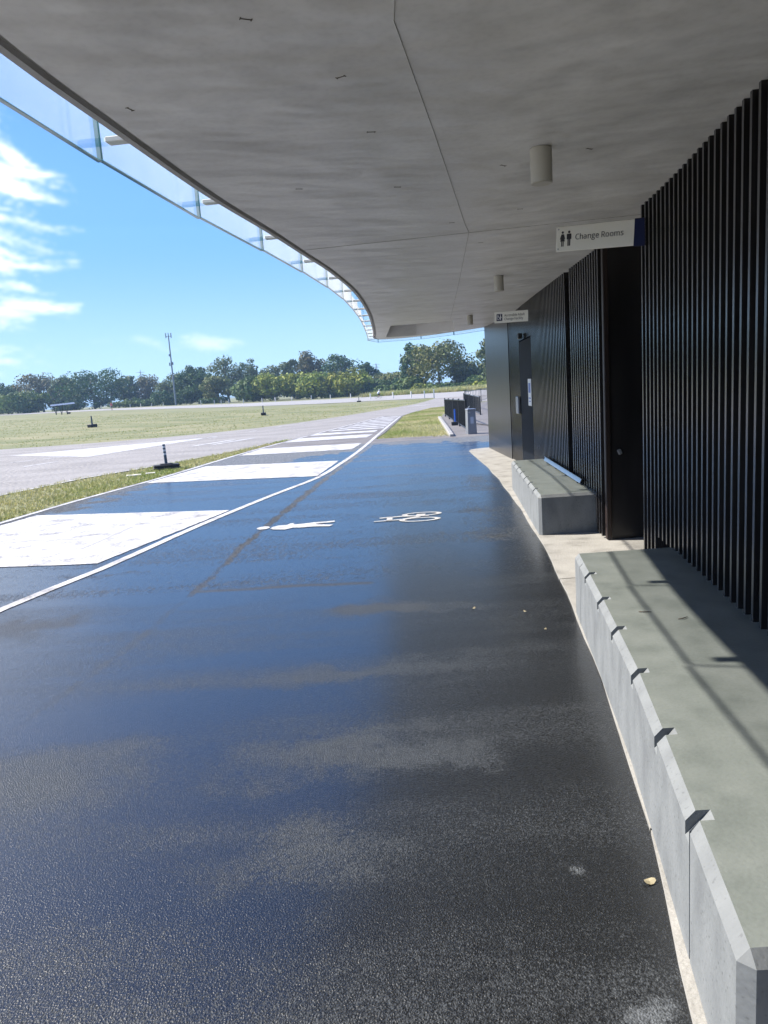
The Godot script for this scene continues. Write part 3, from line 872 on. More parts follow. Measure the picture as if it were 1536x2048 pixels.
func fin(p: Vector2, t: Vector2, y0: float, y1: float, wide := 0.026) -> Transform3D:
	var dirt := Vector3(t.x, 0, t.y)
	var inn := Vector3(-t.y, 0, t.x)      # towards the building
	var bs := Basis(inn * 0.11, Vector3.UP * (y1 - y0), dirt * -wide)
	return Transform3D(bs, Vector3(p.x, (y0 + y1) / 2, p.y) + inn * 0.055)

func balustrade() -> void:
	var b := thing("glass_balustrade", "frameless glass panels along the edge of the concrete canopy", "balustrade")
	var edge := smooth(EDGE, 0.15)
	var outer := offset_curve(edge, 0.125)
	var total := length_of(outer)
	# find the arc length of the joint at z = -3.45
	var s0 := 0.0
	while along(outer, s0)[0].y > -3.45:
		s0 += 0.02
	var s := s0
	while s > 1.2:
		s -= 1.2
	while s < total - 0.2:
		var a: Vector2 = along(outer, s)[0]
		var c: Vector2 = along(outer, minf(s + 1.2, total))[0]
		var t := (c - a).normalized()
		a += t * 0.008
		c -= t * 0.008
		var n := Vector3(t.y, 0, -t.x)
		var mid := (a + c) / 2
		var y0 := soffit(mid.y) - 0.065
		var l := a.distance_to(c)
		var bs := Basis(Vector3(t.x, 0, t.y), Vector3.UP, n)
		var st := begin()
		box(st, Vector3(mid.x, y0 + 0.62, mid.y), Vector3(l, 1.22, 0.016), bs)
		put("glass_panel", close(st), M.glass, b)
		st = begin()
		box(st, Vector3(mid.x, y0 + 0.004, mid.y), Vector3(l, 0.006, 0.0165), bs)
		for q in [a, c]:
			box(st, Vector3(q.x, y0 + 0.62, q.y), Vector3(0.006, 1.222, 0.0166), bs)
		put("panel_edge", close(st), M.glass_edge, b)
		st = begin()
		var e := a + t * 0.06
		box(st, Vector3(e.x, y0 + 0.10, e.y) - n * 0.066, Vector3(0.055, 0.024, 0.11), bs, 0.004)
		put("bracket", close(st), M.bracket_white, b)
		s += 1.2

# ---------------------------------------------------------------- benches
func bench(called: String, label: String, front: PackedVector2Array, back_off: float, notches: Array, joints: Array) -> Node3D:
	var z0 := front[0].y
	var z1 := front[front.size() - 1].y
	var b := thing(called, label, "bench", Vector3.ZERO)
	var top := 0.42
	# stations: [z, chamfer, inset of the face]
	var c0 := 0.028
	var c1 := 0.068
	var stn := []
	var z := z0
	while z > z1:
		stn.append([z, c0, 0.0])
		z -= 0.06
	stn.append([z1, c0, 0.0])
	for q in notches:
		stn = stn.filter(func(e): return absf(e[0] - q) > 0.026)
		stn.append_array([[q + 0.024, c0, 0.0], [q + 0.0239, c1, 0.0], [q - 0.0239, c1, 0.0], [q - 0.024, c0, 0.0]])
	for q in joints:
		stn = stn.filter(func(e): return absf(e[0] - q) > 0.006)
		stn.append_array([[q + 0.005, c0, 0.0], [q + 0.0049, c0, 0.006], [q - 0.0049, c0, 0.006], [q - 0.005, c0, 0.0]])
	stn.sort_custom(func(x, y): return x[0] > y[0])
	var rows := []
	for e in stn:
		var f := Vector2(x_at(front, e[0]), e[0])
		var bk := Vector2(x_at(WALL, e[0]) + back_off, e[0])
		var fi: float = f.x + e[2]
		rows.append([Vector3(fi, 0.013, e[0]), Vector3(fi, top - e[1], e[0]), Vector3(f.x + e[1], top, e[0]), Vector3(bk.x, top, e[0]), Vector3(bk.x, 0.013, e[0])])
	var body := begin()
	var seat := begin()
	for i in rows.size() - 1:
		var p = rows[i]; var q = rows[i + 1]
		quad(body, p[0], p[1], q[1], q[0])
		quad(body, p[1], p[2], q[2], q[1])
		quad(seat, p[2], p[3], q[3], q[2])
		quad(body, p[3], p[4], q[4], q[3])
	# ends with a chamfer
	for e in [0, 1]:
		var r = rows[0] if e == 0 else rows[-1]
		var sgn := 1.0 if e == 0 else -1.0
		var dz := Vector3(0, 0, sgn * 0.028)
		var in1: Vector3 = r[2] + Vector3(0, -0.028, 0) + dz
		var in0 := Vector3(r[2].x, 0.013, r[0].z) + dz
		var ib1: Vector3 = r[3] + Vector3(0, -0.028, 0) + dz
		var ib0: Vector3 = r[4] + dz
		var faces := [[r[0], in0, in1, r[1]], [r[2], in1, ib1, r[3]], [in0, ib0, ib1, in1]]
		for f in faces:
			if e == 0:
				quad(body, f[0], f[1], f[2], f[3])
			else:
				quad(body, f[1], f[0], f[3], f[2])
		if e == 0:
			tri(body, r[1], in1, r[2])
		else:
			tri(body, r[1], r[2], in1)
	put("body", close(body), M.bench_concrete, b)
	put("seat_top", close(seat), M.seat_coating, b)
	return b

func benches() -> void:
	bench("concrete_bench", "long curved grey concrete bench with notched edge nearest the viewer", PackedVector2Array([Vector2(0.66, -1.36), Vector2(0.74, -1.77), Vector2(0.835, -2.26), Vector2(0.945, -2.85), Vector2(1.095, -3.81), Vector2(1.25, -4.87)]), 0.13, [-1.83, -2.31, -2.83, -3.35, -3.83, -4.35], [-1.8, -4.62])
	var b := bench("concrete_bench", "shorter grey concrete bench beyond the dark change room entry", PackedVector2Array([Vector2(1.56, -7.47), Vector2(1.67, -8.6), Vector2(1.78, -9.7), Vector2(1.89, -10.82)]), 0.13, [-7.95, -8.45, -8.95, -9.45, -9.95, -10.4], [])
	# low metal channel at the back of the seat
	var st := begin()
	var p0 := Vector3(x_at(WALL, -7.95) - 0.035, 0.462, -7.95)
	var p1 := Vector3(x_at(WALL, -10.4) - 0.035, 0.462, -10.4)
	var d := (p1 - p0).normalized()
	var bs := Basis(d.cross(Vector3.UP).normalized(), Vector3.UP, -d).rotated(d, 0.5)
	box(st, (p0 + p1) / 2, Vector3(0.012, 0.045, p0.distance_to(p1)), bs, 0.002)
	box(st, (p0 + p1) / 2 + bs * Vector3(-0.01, 0.026, 0), Vector3(0.022, 0.01, p0.distance_to(p1)), bs, 0.003)
	put("rail", close(st), M.aluminium, b)
	st = begin()
	for k in 4:
		var p := p0.lerp(p1, 0.08 + 0.28 * k)
		box(st, Vector3(p.x + 0.01, 0.435, p.z), Vector3(0.03, 0.04, 0.03))
	put("rail_foot", close(st), M.black_metal, b)

# ---------------------------------------------------------------- signs and lamps
func text(st_parent: Node3D, called: String, words: String, height: float, at: Vector3, m: Material) -> void:
	var f := SystemFont.new()
	f.font_names = PackedStringArray(["Droid Sans"])
	var t := TextMesh.new()
	t.text = words
	t.font = f
	t.font_size = 32
	t.pixel_size = height / 23.0
	t.depth = 0.002
	t.curve_step = 1.0
	t.horizontal_alignment = HORIZONTAL_ALIGNMENT_LEFT
	t.vertical_alignment = VERTICAL_ALIGNMENT_CENTER
	var o := put(called, t, m, st_parent, at)
	o.name = called

func plate(pts: Array, z: float, depth: float) -> ArrayMesh:   # an extruded outline in the sign's own plane
	var poly := PackedVector2Array(pts)
	if Geometry2D.is_polygon_clockwise(poly):
		poly.reverse()
	var st := begin()
	var t := Geometry2D.triangulate_polygon(poly)
	for k in range(0, t.size(), 3):
		var a := poly[t[k]]; var b := poly[t[k + 1]]; var c := poly[t[k + 2]]
		if (b - a).cross(c - a) < 0:
			var q := b; b = c; c = q
		tri(st, Vector3(a.x, a.y, z + depth), Vector3(b.x, b.y, z + depth), Vector3(c.x, c.y, z + depth))
	for i in poly.size():
		var a := poly[i]; var b := poly[(i + 1) % poly.size()]
		quad(st, Vector3(a.x, a.y, z), Vector3(b.x, b.y, z), Vector3(b.x, b.y, z + depth), Vector3(a.x, a.y, z + depth))
	return close(st)

func disc(c: Vector2, r: float, n := 14) -> Array:
	var out := []
	for k in n:
		out.append(c + Vector2(cos(TAU * k / n), sin(TAU * k / n)) * r)
	return out

func signs() -> void:
	# local x runs from the free end to the wall, z faces the viewer
	var a := Vector3(1.397, 2.578, -5.75)
	var e := Vector3(1.872, 2.541, -5.45)
	var s := thing("change_rooms_sign", "white projecting sign reading Change Rooms with two figures, blue at the wall", "sign", a)
	var dx := (e - a).normalized()
	var bz := dx.cross(Vector3.UP).normalized()
	s.transform = Transform3D(Basis(dx, bz.cross(dx), bz), a)
	var w := a.distance_to(e)
	var st := begin()
	box(st, Vector3(w / 2, 0, 0), Vector3(w, 0.175, 0.012), Basis.IDENTITY, 0.004)
	put("panel", close(st), M.sign_face, s)
	st = begin()
	box(st, Vector3(w + 0.045, 0, -0.002), Vector3(0.10, 0.185, 0.02), Basis.IDENTITY, 0.004)
	put("mount", close(st), M.sign_blue, s)
	for q in [Vector2(0.018, 0.068), Vector2(0.018, -0.068)]:
		st = begin()
		tube(st, [Vector3(q.x, q.y, 0.004), Vector3(q.x, q.y, 0.009)], [0.005], 8)
		put("screw", close(st), M.steel, s)
	text(s, "lettering", "Change Rooms", 0.037, Vector3(0.142, 0.006, 0.0075), M.sign_ink)
	var wm := place_on(s, "woman_figure")
	var mn := place_on(s, "man_figure")
	var z := 0.006
	put("head", plate(disc(Vector2(0.049, 0.045), 0.0085), z, 0.0015), M.sign_ink, wm)
	put("dress", plate([Vector2(0.04, 0.033), Vector2(0.058, 0.033), Vector2(0.069, -0.001), Vector2(0.0645, -0.003), Vector2(0.0575, 0.018), Vector2(0.066, -0.017), Vector2(0.058, -0.017), Vector2(0.058, -0.052), Vector2(0.051, -0.052), Vector2(0.051, -0.017), Vector2(0.047, -0.017), Vector2(0.047, -0.052), Vector2(0.04, -0.052), Vector2(0.04, -0.017), Vector2(0.032, -0.017), Vector2(0.0405, 0.018), Vector2(0.0335, -0.003), Vector2(0.029, -0.001)], z, 0.0015), M.sign_ink, wm)
	put("head", plate(disc(Vector2(0.097, 0.046), 0.0088), z, 0.0015), M.sign_ink, mn)
	put("suit", plate([Vector2(0.084, 0.034), Vector2(0.110, 0.034), Vector2(0.114, 0.030), Vector2(0.114, -0.004), Vector2(0.108, -0.004), Vector2(0.108, 0.02), Vector2(0.107, -0.05), Vector2(0.0985, -0.05), Vector2(0.0985, -0.006), Vector2(0.0955, -0.006), Vector2(0.0955, -0.05), Vector2(0.087, -0.05), Vector2(0.086, 0.02), Vector2(0.086, -0.004), Vector2(0.08, -0.004), Vector2(0.08, 0.030)], z, 0.0015), M.sign_ink, mn)

	a = Vector3(1.968, 2.563, -12.3)
	e = Vector3(2.43, 2.535, -11.9)
	s = thing("accessible_room_sign", "white projecting sign reading Accessible Adult Change Facility with wheelchair symbol", "sign", a)
	dx = (e - a).normalized()
	bz = dx.cross(Vector3.UP).normalized()
	s.transform = Transform3D(Basis(dx, bz.cross(dx), bz), a)
	w = a.distance_to(e)
	st = begin()
	box(st, Vector3(w / 2, 0, 0), Vector3(w, 0.17, 0.014), Basis.IDENTITY, 0.004)
	put("panel", close(st), M.sign_face, s)
	st = begin()
	box(st, Vector3(w + 0.04, 0, 0), Vector3(0.09, 0.18, 0.02), Basis.IDENTITY, 0.004)
	put("mount", close(st), M.sign_blue, s)
	var em := place_on(s, "emblem")
	st = begin()
	box(st, Vector3(0.095, 0.0, 0.0075), Vector3(0.105, 0.105, 0.003))
	put("field", close(st), M.sign_blue, em)
	put("wheelchair_user", plate([Vector2(0.062, 0.03), Vector2(0.07, 0.032), Vector2(0.072, 0.004), Vector2(0.088, 0.003), Vector2(0.096, -0.026), Vector2(0.104, -0.024), Vector2(0.094, 0.011), Vector2(0.08, 0.012), Vector2(0.078, 0.032), Vector2(0.066, 0.04), Vector2(0.056, 0.03), Vector2(0.054, -0.02), Vector2(0.066, -0.036), Vector2(0.084, -0.034), Vector2(0.09, -0.022), Vector2(0.082, -0.026), Vector2(0.068, -0.027), Vector2(0.061, -0.016)], 0.009, 0.0015), M.sign_white, em)
	put("carer", plate([Vector2(0.108, 0.028), Vector2(0.122, 0.028), Vector2(0.124, 0.008), Vector2(0.141, 0.004), Vector2(0.141, -0.003), Vector2(0.124, -0.002), Vector2(0.124, -0.038), Vector2(0.117, -0.038), Vector2(0.1155, -0.008), Vector2(0.113, -0.038), Vector2(0.106, -0.038)], 0.009, 0.0015), M.sign_white, em)
	put("head", plate(disc(Vector2(0.115, 0.038), 0.008), 0.009, 0.0015), M.sign_white, em)
	text(s, "lettering", "Accessible Adult", 0.036, Vector3(0.185, 0.026, 0.008), M.sign_ink)
	text(s, "lettering", "Change Facility", 0.036, Vector3(0.185, -0.03, 0.008), M.sign_ink)

	var lamps := [[0.89, -3.93, "white cylinder downlight nearest the viewer on the concrete soffit"], [1.46, -8.72, "white cylinder downlight above the far concrete bench, middle of three"], [1.80, -14.05, "white cylinder downlight farthest along the soffit beside the recess"]]
	for q in lamps:
		var y := soffit(q[1])
		var l := thing("downlight", q[2], "downlight", Vector3(q[0], y, q[1]), 0.0, "downlights under the canopy")
		st = begin(false)
		var ring := []
		tube(st, [Vector3(0, 0.002, 0), Vector3(0, -0.004, 0)], [0.048], 32, false)
		tube(st, [Vector3(0, -0.004, 0), Vector3(0, -0.165, 0)], [0.053], 32, false)
		put("body", close(st), M.lamp_body, l)
		st = begin()
		tube(st, [Vector3(0, -0.165, 0), Vector3(0, -0.168, 0), Vector3(0, -0.150, 0)], [0.053, 0.049, 0.046], 32, false)
		put("rim", close(st), M.lamp_body, l)
		st = begin()
		tube(st, [Vector3(0, -0.148, 0), Vector3(0, -0.153, 0)], [0.047], 32)
		put("lens", close(st), M.lamp_lens, l)

# ---------------------------------------------------------------- street furniture
func furniture() -> void:
	# delineator on a rubber base in the grass strip
	var k := thing("traffic_bollard", "dark flexible bollard with pale bands on rubber base in the grass strip", "bollard", Vector3(-5.13, -0.005, -17.98), 0.35, "bollards on rubber bases")
	var st := begin()
	box(st, Vector3(0, 0.035, 0), Vector3(0.62, 0.055, 0.3), Basis.IDENTITY, 0.012)
	box(st, Vector3(0, 0.092, 0), Vector3(0.6, 0.05, 0.27), Basis.IDENTITY, 0.012)
	box(st, Vector3(0, 0.125, 0), Vector3(0.3, 0.03, 0.2), Basis.IDENTITY, 0.01)
	put("base", close(st), M.rubber, k)
	st = begin()
	tube(st, [Vector3(0, 0.13, 0), Vector3(-0.012, 0.60, 0)], [0.036, 0.033], 14)
	put("post", close(st), M.bollard_blue, k)
	for y in [0.56, 0.475, 0.39]:
		st = begin()
		tube(st, [Vector3(-0.0095 * y / 0.5, y, 0), Vector3(-0.0095 * y / 0.5, y - 0.045, 0)], [0.0375], 14)
		put("band", close(st), M.reflector, k)
	for q in [[-21.96, -58.3, "small dark bollard alone on the far left grass"], [-10.4, -69.3, "small dark bollard on the grass slope below the middle trees"], [-2.94, -126.9, "small dark bollard on the grass below the cyclist"]]:
		var p := Vector3(q[0], land(q[0], q[1]), q[1])
		var o := thing("traffic_bollard", q[2], "bollard", p, rng.randf() * 3.0, "bollards on rubber bases")
		st = begin()
		box(st, Vector3(0, 0.1, 0), Vector3(0.72, 0.24, 0.4), Basis.IDENTITY, 0.03)
		put("base", close(st), M.rubber, o)
		st = begin()
		tube(st, [Vector3(0, 0.2, 0), Vector3(0, 0.85, 0)], [0.06, 0.05], 8)
		put("post", close(st), M.bollard_blue, o)
	for q in [[-5.56, -16.84, 0.33, 0.26], [-5.25, -17.06, 0.22, 0.2]]:
		st = begin()
		box(st, Vector3(0, 0.0, 0), Vector3(q[2], 0.03, q[3]), Basis.IDENTITY, 0.008)
		var o := put("pit_lid", close(st), M.pit_lid, self, Vector3(q[0], 0.008, q[1]))
		o.rotation.y = 0.3
		tag(o, "pale pit lid in the grass strip left of the bollard" if q[2] > 0.3 else "smaller pale pit lid in the grass strip close to the bollard", "lid")

	# drinking fountain
	var f := thing("drinking_fountain", "grey steel drinking fountain standing by the black fence", "fountain", Vector3(2.83, 0.0, -23.0), 0.15)
	st = begin()
	var lo := [Vector3(-0.14, 0, 0.14), Vector3(0.14, 0, 0.14), Vector3(0.14, 0, -0.14), Vector3(-0.14, 0, -0.14)]
	var hi := [Vector3(-0.12, 0.72, 0.11), Vector3(0.12, 0.72, 0.11), Vector3(0.12, 0.72, -0.13), Vector3(-0.12, 0.72, -0.13)]
	for i in 4:
		quad(st, lo[i], lo[(i + 1) % 4], hi[(i + 1) % 4], hi[i])
	quad(st, hi[0], hi[1], hi[2], hi[3])
	put("pedestal", close(st), M.steel, f)
	st = begin()
	box(st, Vector3(0, 0.745, 0), Vector3(0.27, 0.05, 0.27), Basis.IDENTITY, 0.012)
	put("basin", close(st), M.steel, f)
	st = begin()
	tube(st, [Vector3(-0.05, 0.77, 0), Vector3(-0.05, 0.83, 0), Vector3(-0.03, 0.845, 0.03)], [0.012], 8)
	put("tap", close(st), M.aluminium, f)
	st = begin()
	box(st, Vector3(-0.06, 0.65, 0.12), Vector3(0.05, 0.04, 0.03), Basis.IDENTITY, 0.006)
	put("button", close(st), M.aluminium, f)
	st = begin()
	box(st, Vector3(0.0, 0.42, 0.131), Vector3(0.1, 0.2, 0.006), Basis(Vector3.RIGHT, -0.04))
	put("panel", close(st), M.reflector, f)

	fence("black picket fence running beside the grass wedge to the drinking fountain", Vector2(3.25, -36.2), Vector2(2.86, -24.4), 0.81, 0.99, 40)
	fence("black picket fence on the far side of the ramp, behind the drinking fountain", Vector2(4.82, -35.4), Vector2(5.3, -46.0), 0.82, 0.86, 34)
	fence("black post fence curving away towards the far road", Vector2(5.5, -47.0), Vector2(9.7, -66.0), 0.95, 0.95, 16)
	# sign stake with weighted foot by the fence
	var p := thing("marker_stake", "slim blue marker stake with dark square foot by the picket fence", "stake", Vector3(2.86, 0.0, -28.2))
	st = begin()
	box(st, Vector3(0, 0.07, 0), Vector3(0.24, 0.14, 0.2), Basis.IDENTITY, 0.015)
	put("foot", close(st), M.rubber, p)
	st = begin()
	tube(st, [Vector3(0.02, 0.13, 0), Vector3(0.02, 0.6, 0)], [0.035, 0.03], 10)
	put("shaft", close(st), M.bright_blue, p)
	st = begin()
	var pts := []
	for i in 25:
		var t := i / 24.0
		pts.append(Vector3(lerpf(3.25, 3.9, t) + 0.0, 0.015, lerpf(-30.2, -26.2, t)) if t < 0.01 else Vector3(3.2 + 0.72 * t, 0.016, -30.4 + 4.0 * t))
	tube(st, pts, [0.03], 6)  # thin black line across the footpath, drawn as a tube
	tag(put("dark_line", close(st), M.rubber, self), "thin black line lying on the footpath behind the building corner", "dark_line")

	# white posts along the far road
	var posts := [[-112.6, -301.5], [-98.8, -273.0], [-88.8, -254.0], [-82.6, -255.0], [-78.4, -253.0], [-73.9, -250.0], [-68.9, -245.8], [-48.8, -211.3], [-44.2, -207.3], [-41.9, -205.2], [-39.3, -202.5], [-34.7, -198.2], [-29.4, -195.5], [-26.0, -195.3], [-21.8, -196.0], [-16.6, -194.5], [-11.6, -192.5], [-6.4, -190.2], [-1.15, -147.2], [3.06, -140.1], [6.0, -130.9], [7.5, -118.2], [7.9, -104.0]]
	st = begin()
	box(st, Vector3(0, 0.5, 0), Vector3(0.16, 1.0, 0.16), Basis.IDENTITY, 0.02)
	var post_mesh := close(st)
	for i in posts.size():
		var q = posts[i]
		var o := put("guide_post", post_mesh, M.post_white, self, Vector3(q[0], land(q[0], q[1]) + 0.01, q[1]))
		o.rotation.y = rng.randf() * 1.5
		o.scale = Vector3(1.15, 1.15 + rng.randf_range(-0.1, 0.1), 1.15)
		tag(o, "small white post along the far road, %s from the left" % ORD[i], "post", "white posts along the far road")

	# picnic shelter
	var sx := -52.0
	var sz := -126.0
	var sh := thing("picnic_shelter", "open shelter with tilted pale roof on leaning legs across the field", "shelter", Vector3(sx, land(sx, sz), sz), 0.4)
	st = begin()
	box(st, Vector3(0.1, 1.95, 0), Vector3(4.4, 0.07, 2.6), Basis(Vector3.BACK, 0.05).rotated(Vector3.RIGHT, 0.12), 0.02)
	put("roof", close(st), M.roof_sheet, sh)
	sh.scale = Vector3.ONE * 0.85
	for x in [-1.0, 0.0, 1.0]:
		for s in [-1.0, 1.0]:
			st = begin()
			tube(st, [Vector3(x * 1.0 - 0.25, 0.0, s * 0.25), Vector3(x * 1.0 - 0.25 + s * 0.35, 1.9, s * 0.9)], [0.06], 8)
			put("leg", close(st), M.black_metal, sh)
	st = begin()
	box(st, Vector3(1.1, 0.2, 0), Vector3(0.5, 0.3, 0.6), Basis.IDENTITY, 0.04)
	put("seat", close(st), M.rubber, sh)

	# mobile phone mast
	var mast := thing("phone_mast", "tall grey phone mast rising above the trees, antennas at its top", "mast", Vector3(-66.3, 0.05, -251.4))
	st = begin()
	tube(st, [Vector3(0, 0, 0), Vector3(0, 12, 0), Vector3(0, 22.6, 0)], [0.3, 0.24, 0.18], 10)
	put("pole", close(st), M.tower_grey, mast)
	for i in 6:
		var a := TAU * i / 6.0 + 0.3
		st = begin()
		box(st, Vector3(cos(a) * 0.95, 22.6, sin(a) * 0.95), Vector3(0.26, 1.5, 0.2), Basis(Vector3.UP, -a), 0.03)
		box(st, Vector3(cos(a) * 0.5, 22.3, sin(a) * 0.5), Vector3(0.9, 0.1, 0.1), Basis(Vector3.UP, -a))
		put("antenna", close(st), M.tower_grey, mast)
	for q in [[0.45, 13.6, 0.9], [-0.55, 13.4, 1.1], [-0.4, 16.3, 0.7]]:
		st = begin()
		box(st, Vector3(q[0], q[1], 0), Vector3(0.35, q[2], 0.35), Basis.IDENTITY, 0.04)
		put("antenna", close(st), M.tower_grey, mast)
	for q in [[-175.2, -573.8, 26.0, "faint lattice power pylon above the trees left of the phone mast"], [1.5, -600.0, 20.5, "faint lattice power pylon above the trees left of the big gum"]]:
		var o := thing("power_pylon", q[3], "pylon", Vector3(q[0], 0.0, q[1]), 0.4, "far power pylons")
		var h: float = q[2]
		st = begin()
		for s in [Vector2(-1, -1), Vector2(1, -1), Vector2(1, 1), Vector2(-1, 1)]:
			tube(st, [Vector3(s.x * 2.4, 0, s.y * 2.4), Vector3(s.x * 0.7, h * 0.65, s.y * 0.7), Vector3(0, h, 0)], [0.16], 4)
		for i in 6:
			var y := h * (0.35 + 0.1 * i)
			var r := 2.4 * (1.0 - 0.75 * y / h)
			tube(st, [Vector3(-r, y, r), Vector3(r, y + h * 0.09, r)], [0.1], 4)
			tube(st, [Vector3(r, y, r), Vector3(-r, y + h * 0.09, r)], [0.1], 4)
		put("frame", close(st), M.pylon_grey, o)
		for y in [0.7, 0.82, 0.93]:
			st = begin()
			tube(st, [Vector3(-3.0, h * y, 0), Vector3(3.0, h * y, 0)], [0.14], 4)
			put("crossarm", close(st), M.pylon_grey, o)
	# fallen leaf and bits on path and bench
	for q in [[0.76, 0.004, -2.14, 0.02, 0.015, 0.3, "yellow fallen leaf on the dark asphalt by the near bench", "dry_leaf"], [0.59, 0.004, -5.15, 0.022, 0.010, 0.9, "small brown fallen leaf on the asphalt near the dark reflection", "dry_leaf"], [0.93, 0.004, -5.0, 0.02, 0.009, 2.0, "small pale leaf on the asphalt close to the near bench", "dry_leaf"], [0.98, 0.004, -4.6, 0.015, 0.008, 1.2, "tiny curled leaf beside the front of the near bench", "dry_leaf"]]:
		st = begin()
		var n := 10
		var rim := []
		for i in n:
			var a := TAU * i / n
			rim.append(Vector3(cos(a) * q[3] * (1.0 + 0.12 * sin(3 * a)), 0.003 + 0.004 * cos(2 * a), sin(a) * q[4]))
		for i in n:
			tri(st, Vector3(0, 0.001, 0), rim[(i + 1) % n], rim[i])
		var o := put("fallen_leaf", close(st), M[q[7]], self, Vector3(q[0], q[1], q[2]))
		o.rotation.y = q[5]
		tag(o, q[6], "leaf")
	for q in [[1.385, -3.42, 0.4, "short dark twig lying on the near bench top"], [1.25, -3.55, -0.3, "thin curved twig near the edge of the near bench top"]]:
		st = begin(false)
		tube(st, [Vector3(-0.03, 0.004, 0), Vector3(-0.005, 0.006, 0.007), Vector3(0.03, 0.004, -0.002)], [0.002, 0.0028, 0.0012], 6)
		var o := put("twig", close(st), M.twig, self, Vector3(q[0], 0.42, q[1]))
		o.rotation.y = q[2]
		tag(o, q[3], "twig")

func fence(label: String, a: Vector2, b: Vector2, ha: float, hb: float, n: int) -> void:
	var f := thing("fence", label, "fence")
	for e in [0.03, -0.06]:
		var st := begin()
		var ya := land(a.x, a.y); var yb := land(b.x, b.y)
		if e > 0:
			tube(st, [Vector3(a.x, ya + ha, a.y), Vector3(b.x, yb + hb, b.y)], [0.022], 6)
		else:
			tube(st, [Vector3(a.x, ya + 0.09, a.y), Vector3(b.x, yb + 0.09, b.y)], [0.018], 6)
		put("rail", close(st), M.black_metal, f)
	var u := begin()
	box(u, Vector3(0, 0.5, 0), Vector3.ONE)
	var unit := close(u)
	for i in n + 1:
		var t := float(i) / n
		var p := a.lerp(b, t)
		var post := i == 0 or i == n or i % 10 == 0
		var o := put("post" if post else "picket", unit, M.black_metal, f, Vector3(p.x, land(p.x, p.y) + (0.0 if post else 0.07), p.y))
		o.scale = Vector3(0.055, lerpf(ha, hb, t) + 0.05, 0.055) if post else Vector3(0.022, lerpf(ha, hb, t) - 0.07, 0.022)

# ---------------------------------------------------------------- plants
func tree(called: String, label: String, category: String, group: String, kind: String, at: Vector3, h: float, w: float, tint: Color, seed_: int) -> void:
	rng.seed = seed_
	var o := thing(called, label, category, at, 0.0, group)
	var clumps := []
	var n_clump := 46
	var leaves := 80
	var size := 0.95
	var low := 0.06
	if kind == "gum":
		n_clump = 54; leaves = 75; low = 0.08; size = 0.85
	elif kind == "bush":
		n_clump = 18; leaves = 80; low = 0.0; size = 0.8
	elif kind == "fig":
		n_clump = 64; leaves = 95; low = 0.0
	var rx := w / 2.0 * (1.18 if kind != "bush" else 1.1)
	var y0 := h * low
	var y1 := h
	for i in n_clump:
		for attempt in 20:
			var p := Vector3(rng.randf_range(-1, 1), rng.randf_range(-1, 1), rng.randf_range(-1, 1))
			var l := p.length()
			if l > 1.0 or l < 0.35:
				continue
			if kind != "gum" and p.y < -0.2:
				p.y *= 0.95
			var r := rx * (0.30 if kind == "gum" else 0.29) * rng.randf_range(0.6, 1.25)
			var wob := 0.86 + 0.22 * sin(p.x * 5.0 + seed_) * cos(p.z * 4.0 + seed_ * 0.7)
			clumps.append([Vector3(p.x * (rx - r * 0.6) * wob, lerpf(y0 + r * 0.5, y1 - r * 0.75, p.y * 0.5 + 0.5) - (0.1 * h * (1.0 - wob)), p.z * (rx - r * 0.6) * wob), r])
			break
	# crown
	var vs := PackedVector3Array(); var ns := PackedVector3Array(); var cs := PackedColorArray()
	for c in clumps:
		var shade := rng.randf_range(0.75, 1.25)
		var warm := rng.randf_range(-0.12, 0.16)
		for i in leaves:
			var dir := Vector3(rng.randfn(), rng.randfn() * 0.8, rng.randfn()).normalized()
			var rr: float = c[1] * (0.55 + 0.5 * sqrt(rng.randf()))
			var p: Vector3 = c[0] + dir * Vector3(1.0, 0.72, 1.0) * rr
			var nn := (dir + Vector3(rng.randfn(), rng.randfn() + 0.4, rng.randfn()) * 0.55).normalized()
			var u := nn.cross(Vector3(rng.randfn(), rng.randfn(), rng.randfn())).normalized()
			var v := nn.cross(u)
			var s := size * rng.randf_range(0.5, 1.2)
			u *= s * 0.5
			v *= s * 0.32
			var k := shade * rng.randf_range(0.8, 1.2)
			var col := Color(tint.r * k * (1.0 + warm), tint.g * k, tint.b * k * (1.0 - warm))
			var q := [p - u, p + v, p + u, p - v]
			for e in [0, 1, 2, 0, 2, 3]:
				vs.append(q[e]); ns.append(nn); cs.append(col)
	var arr := []
	arr.resize(Mesh.ARRAY_MAX)
	arr[Mesh.ARRAY_VERTEX] = vs
	arr[Mesh.ARRAY_NORMAL] = ns
	arr[Mesh.ARRAY_COLOR] = cs
	var am := ArrayMesh.new()
	am.add_surface_from_arrays(Mesh.PRIMITIVE_TRIANGLES, arr)
	# trunk and limbs
	var st := begin(false)
	var rt := clampf(h * 0.022, 0.05, 0.4)
	var lean := Vector3(rng.randf_range(-0.05, 0.05), 0, rng.randf_range(-0.05, 0.05)) * h
	var fork := lean * 0.5 + Vector3(0, h * (0.38 if kind == "gum" else 0.25), 0)
	tube(st, [Vector3(0, -0.3, 0), fork * 0.5, fork, lean + Vector3(0, h * 0.72, 0)], [rt * 1.25, rt, rt * 0.8, rt * 0.25], 7)
	for i in mini(clumps.size(), 16 if kind == "gum" else 6):
		var c = clumps[i]
		var m: Vector3 = fork.lerp(c[0], 0.5) + Vector3(0, 0.06 * h, 0)
		tube(st, [fork.lerp(lean + Vector3(0, h * 0.72, 0), rng.randf() * 0.4), m, c[0]], [rt * 0.5, rt * 0.32, rt * 0.1], 5)
	put("trunk" if kind != "bush" else "stem", close(st), M.bark, o)
	put("crown" if kind != "bush" else "foliage", am, M.leaf, o)

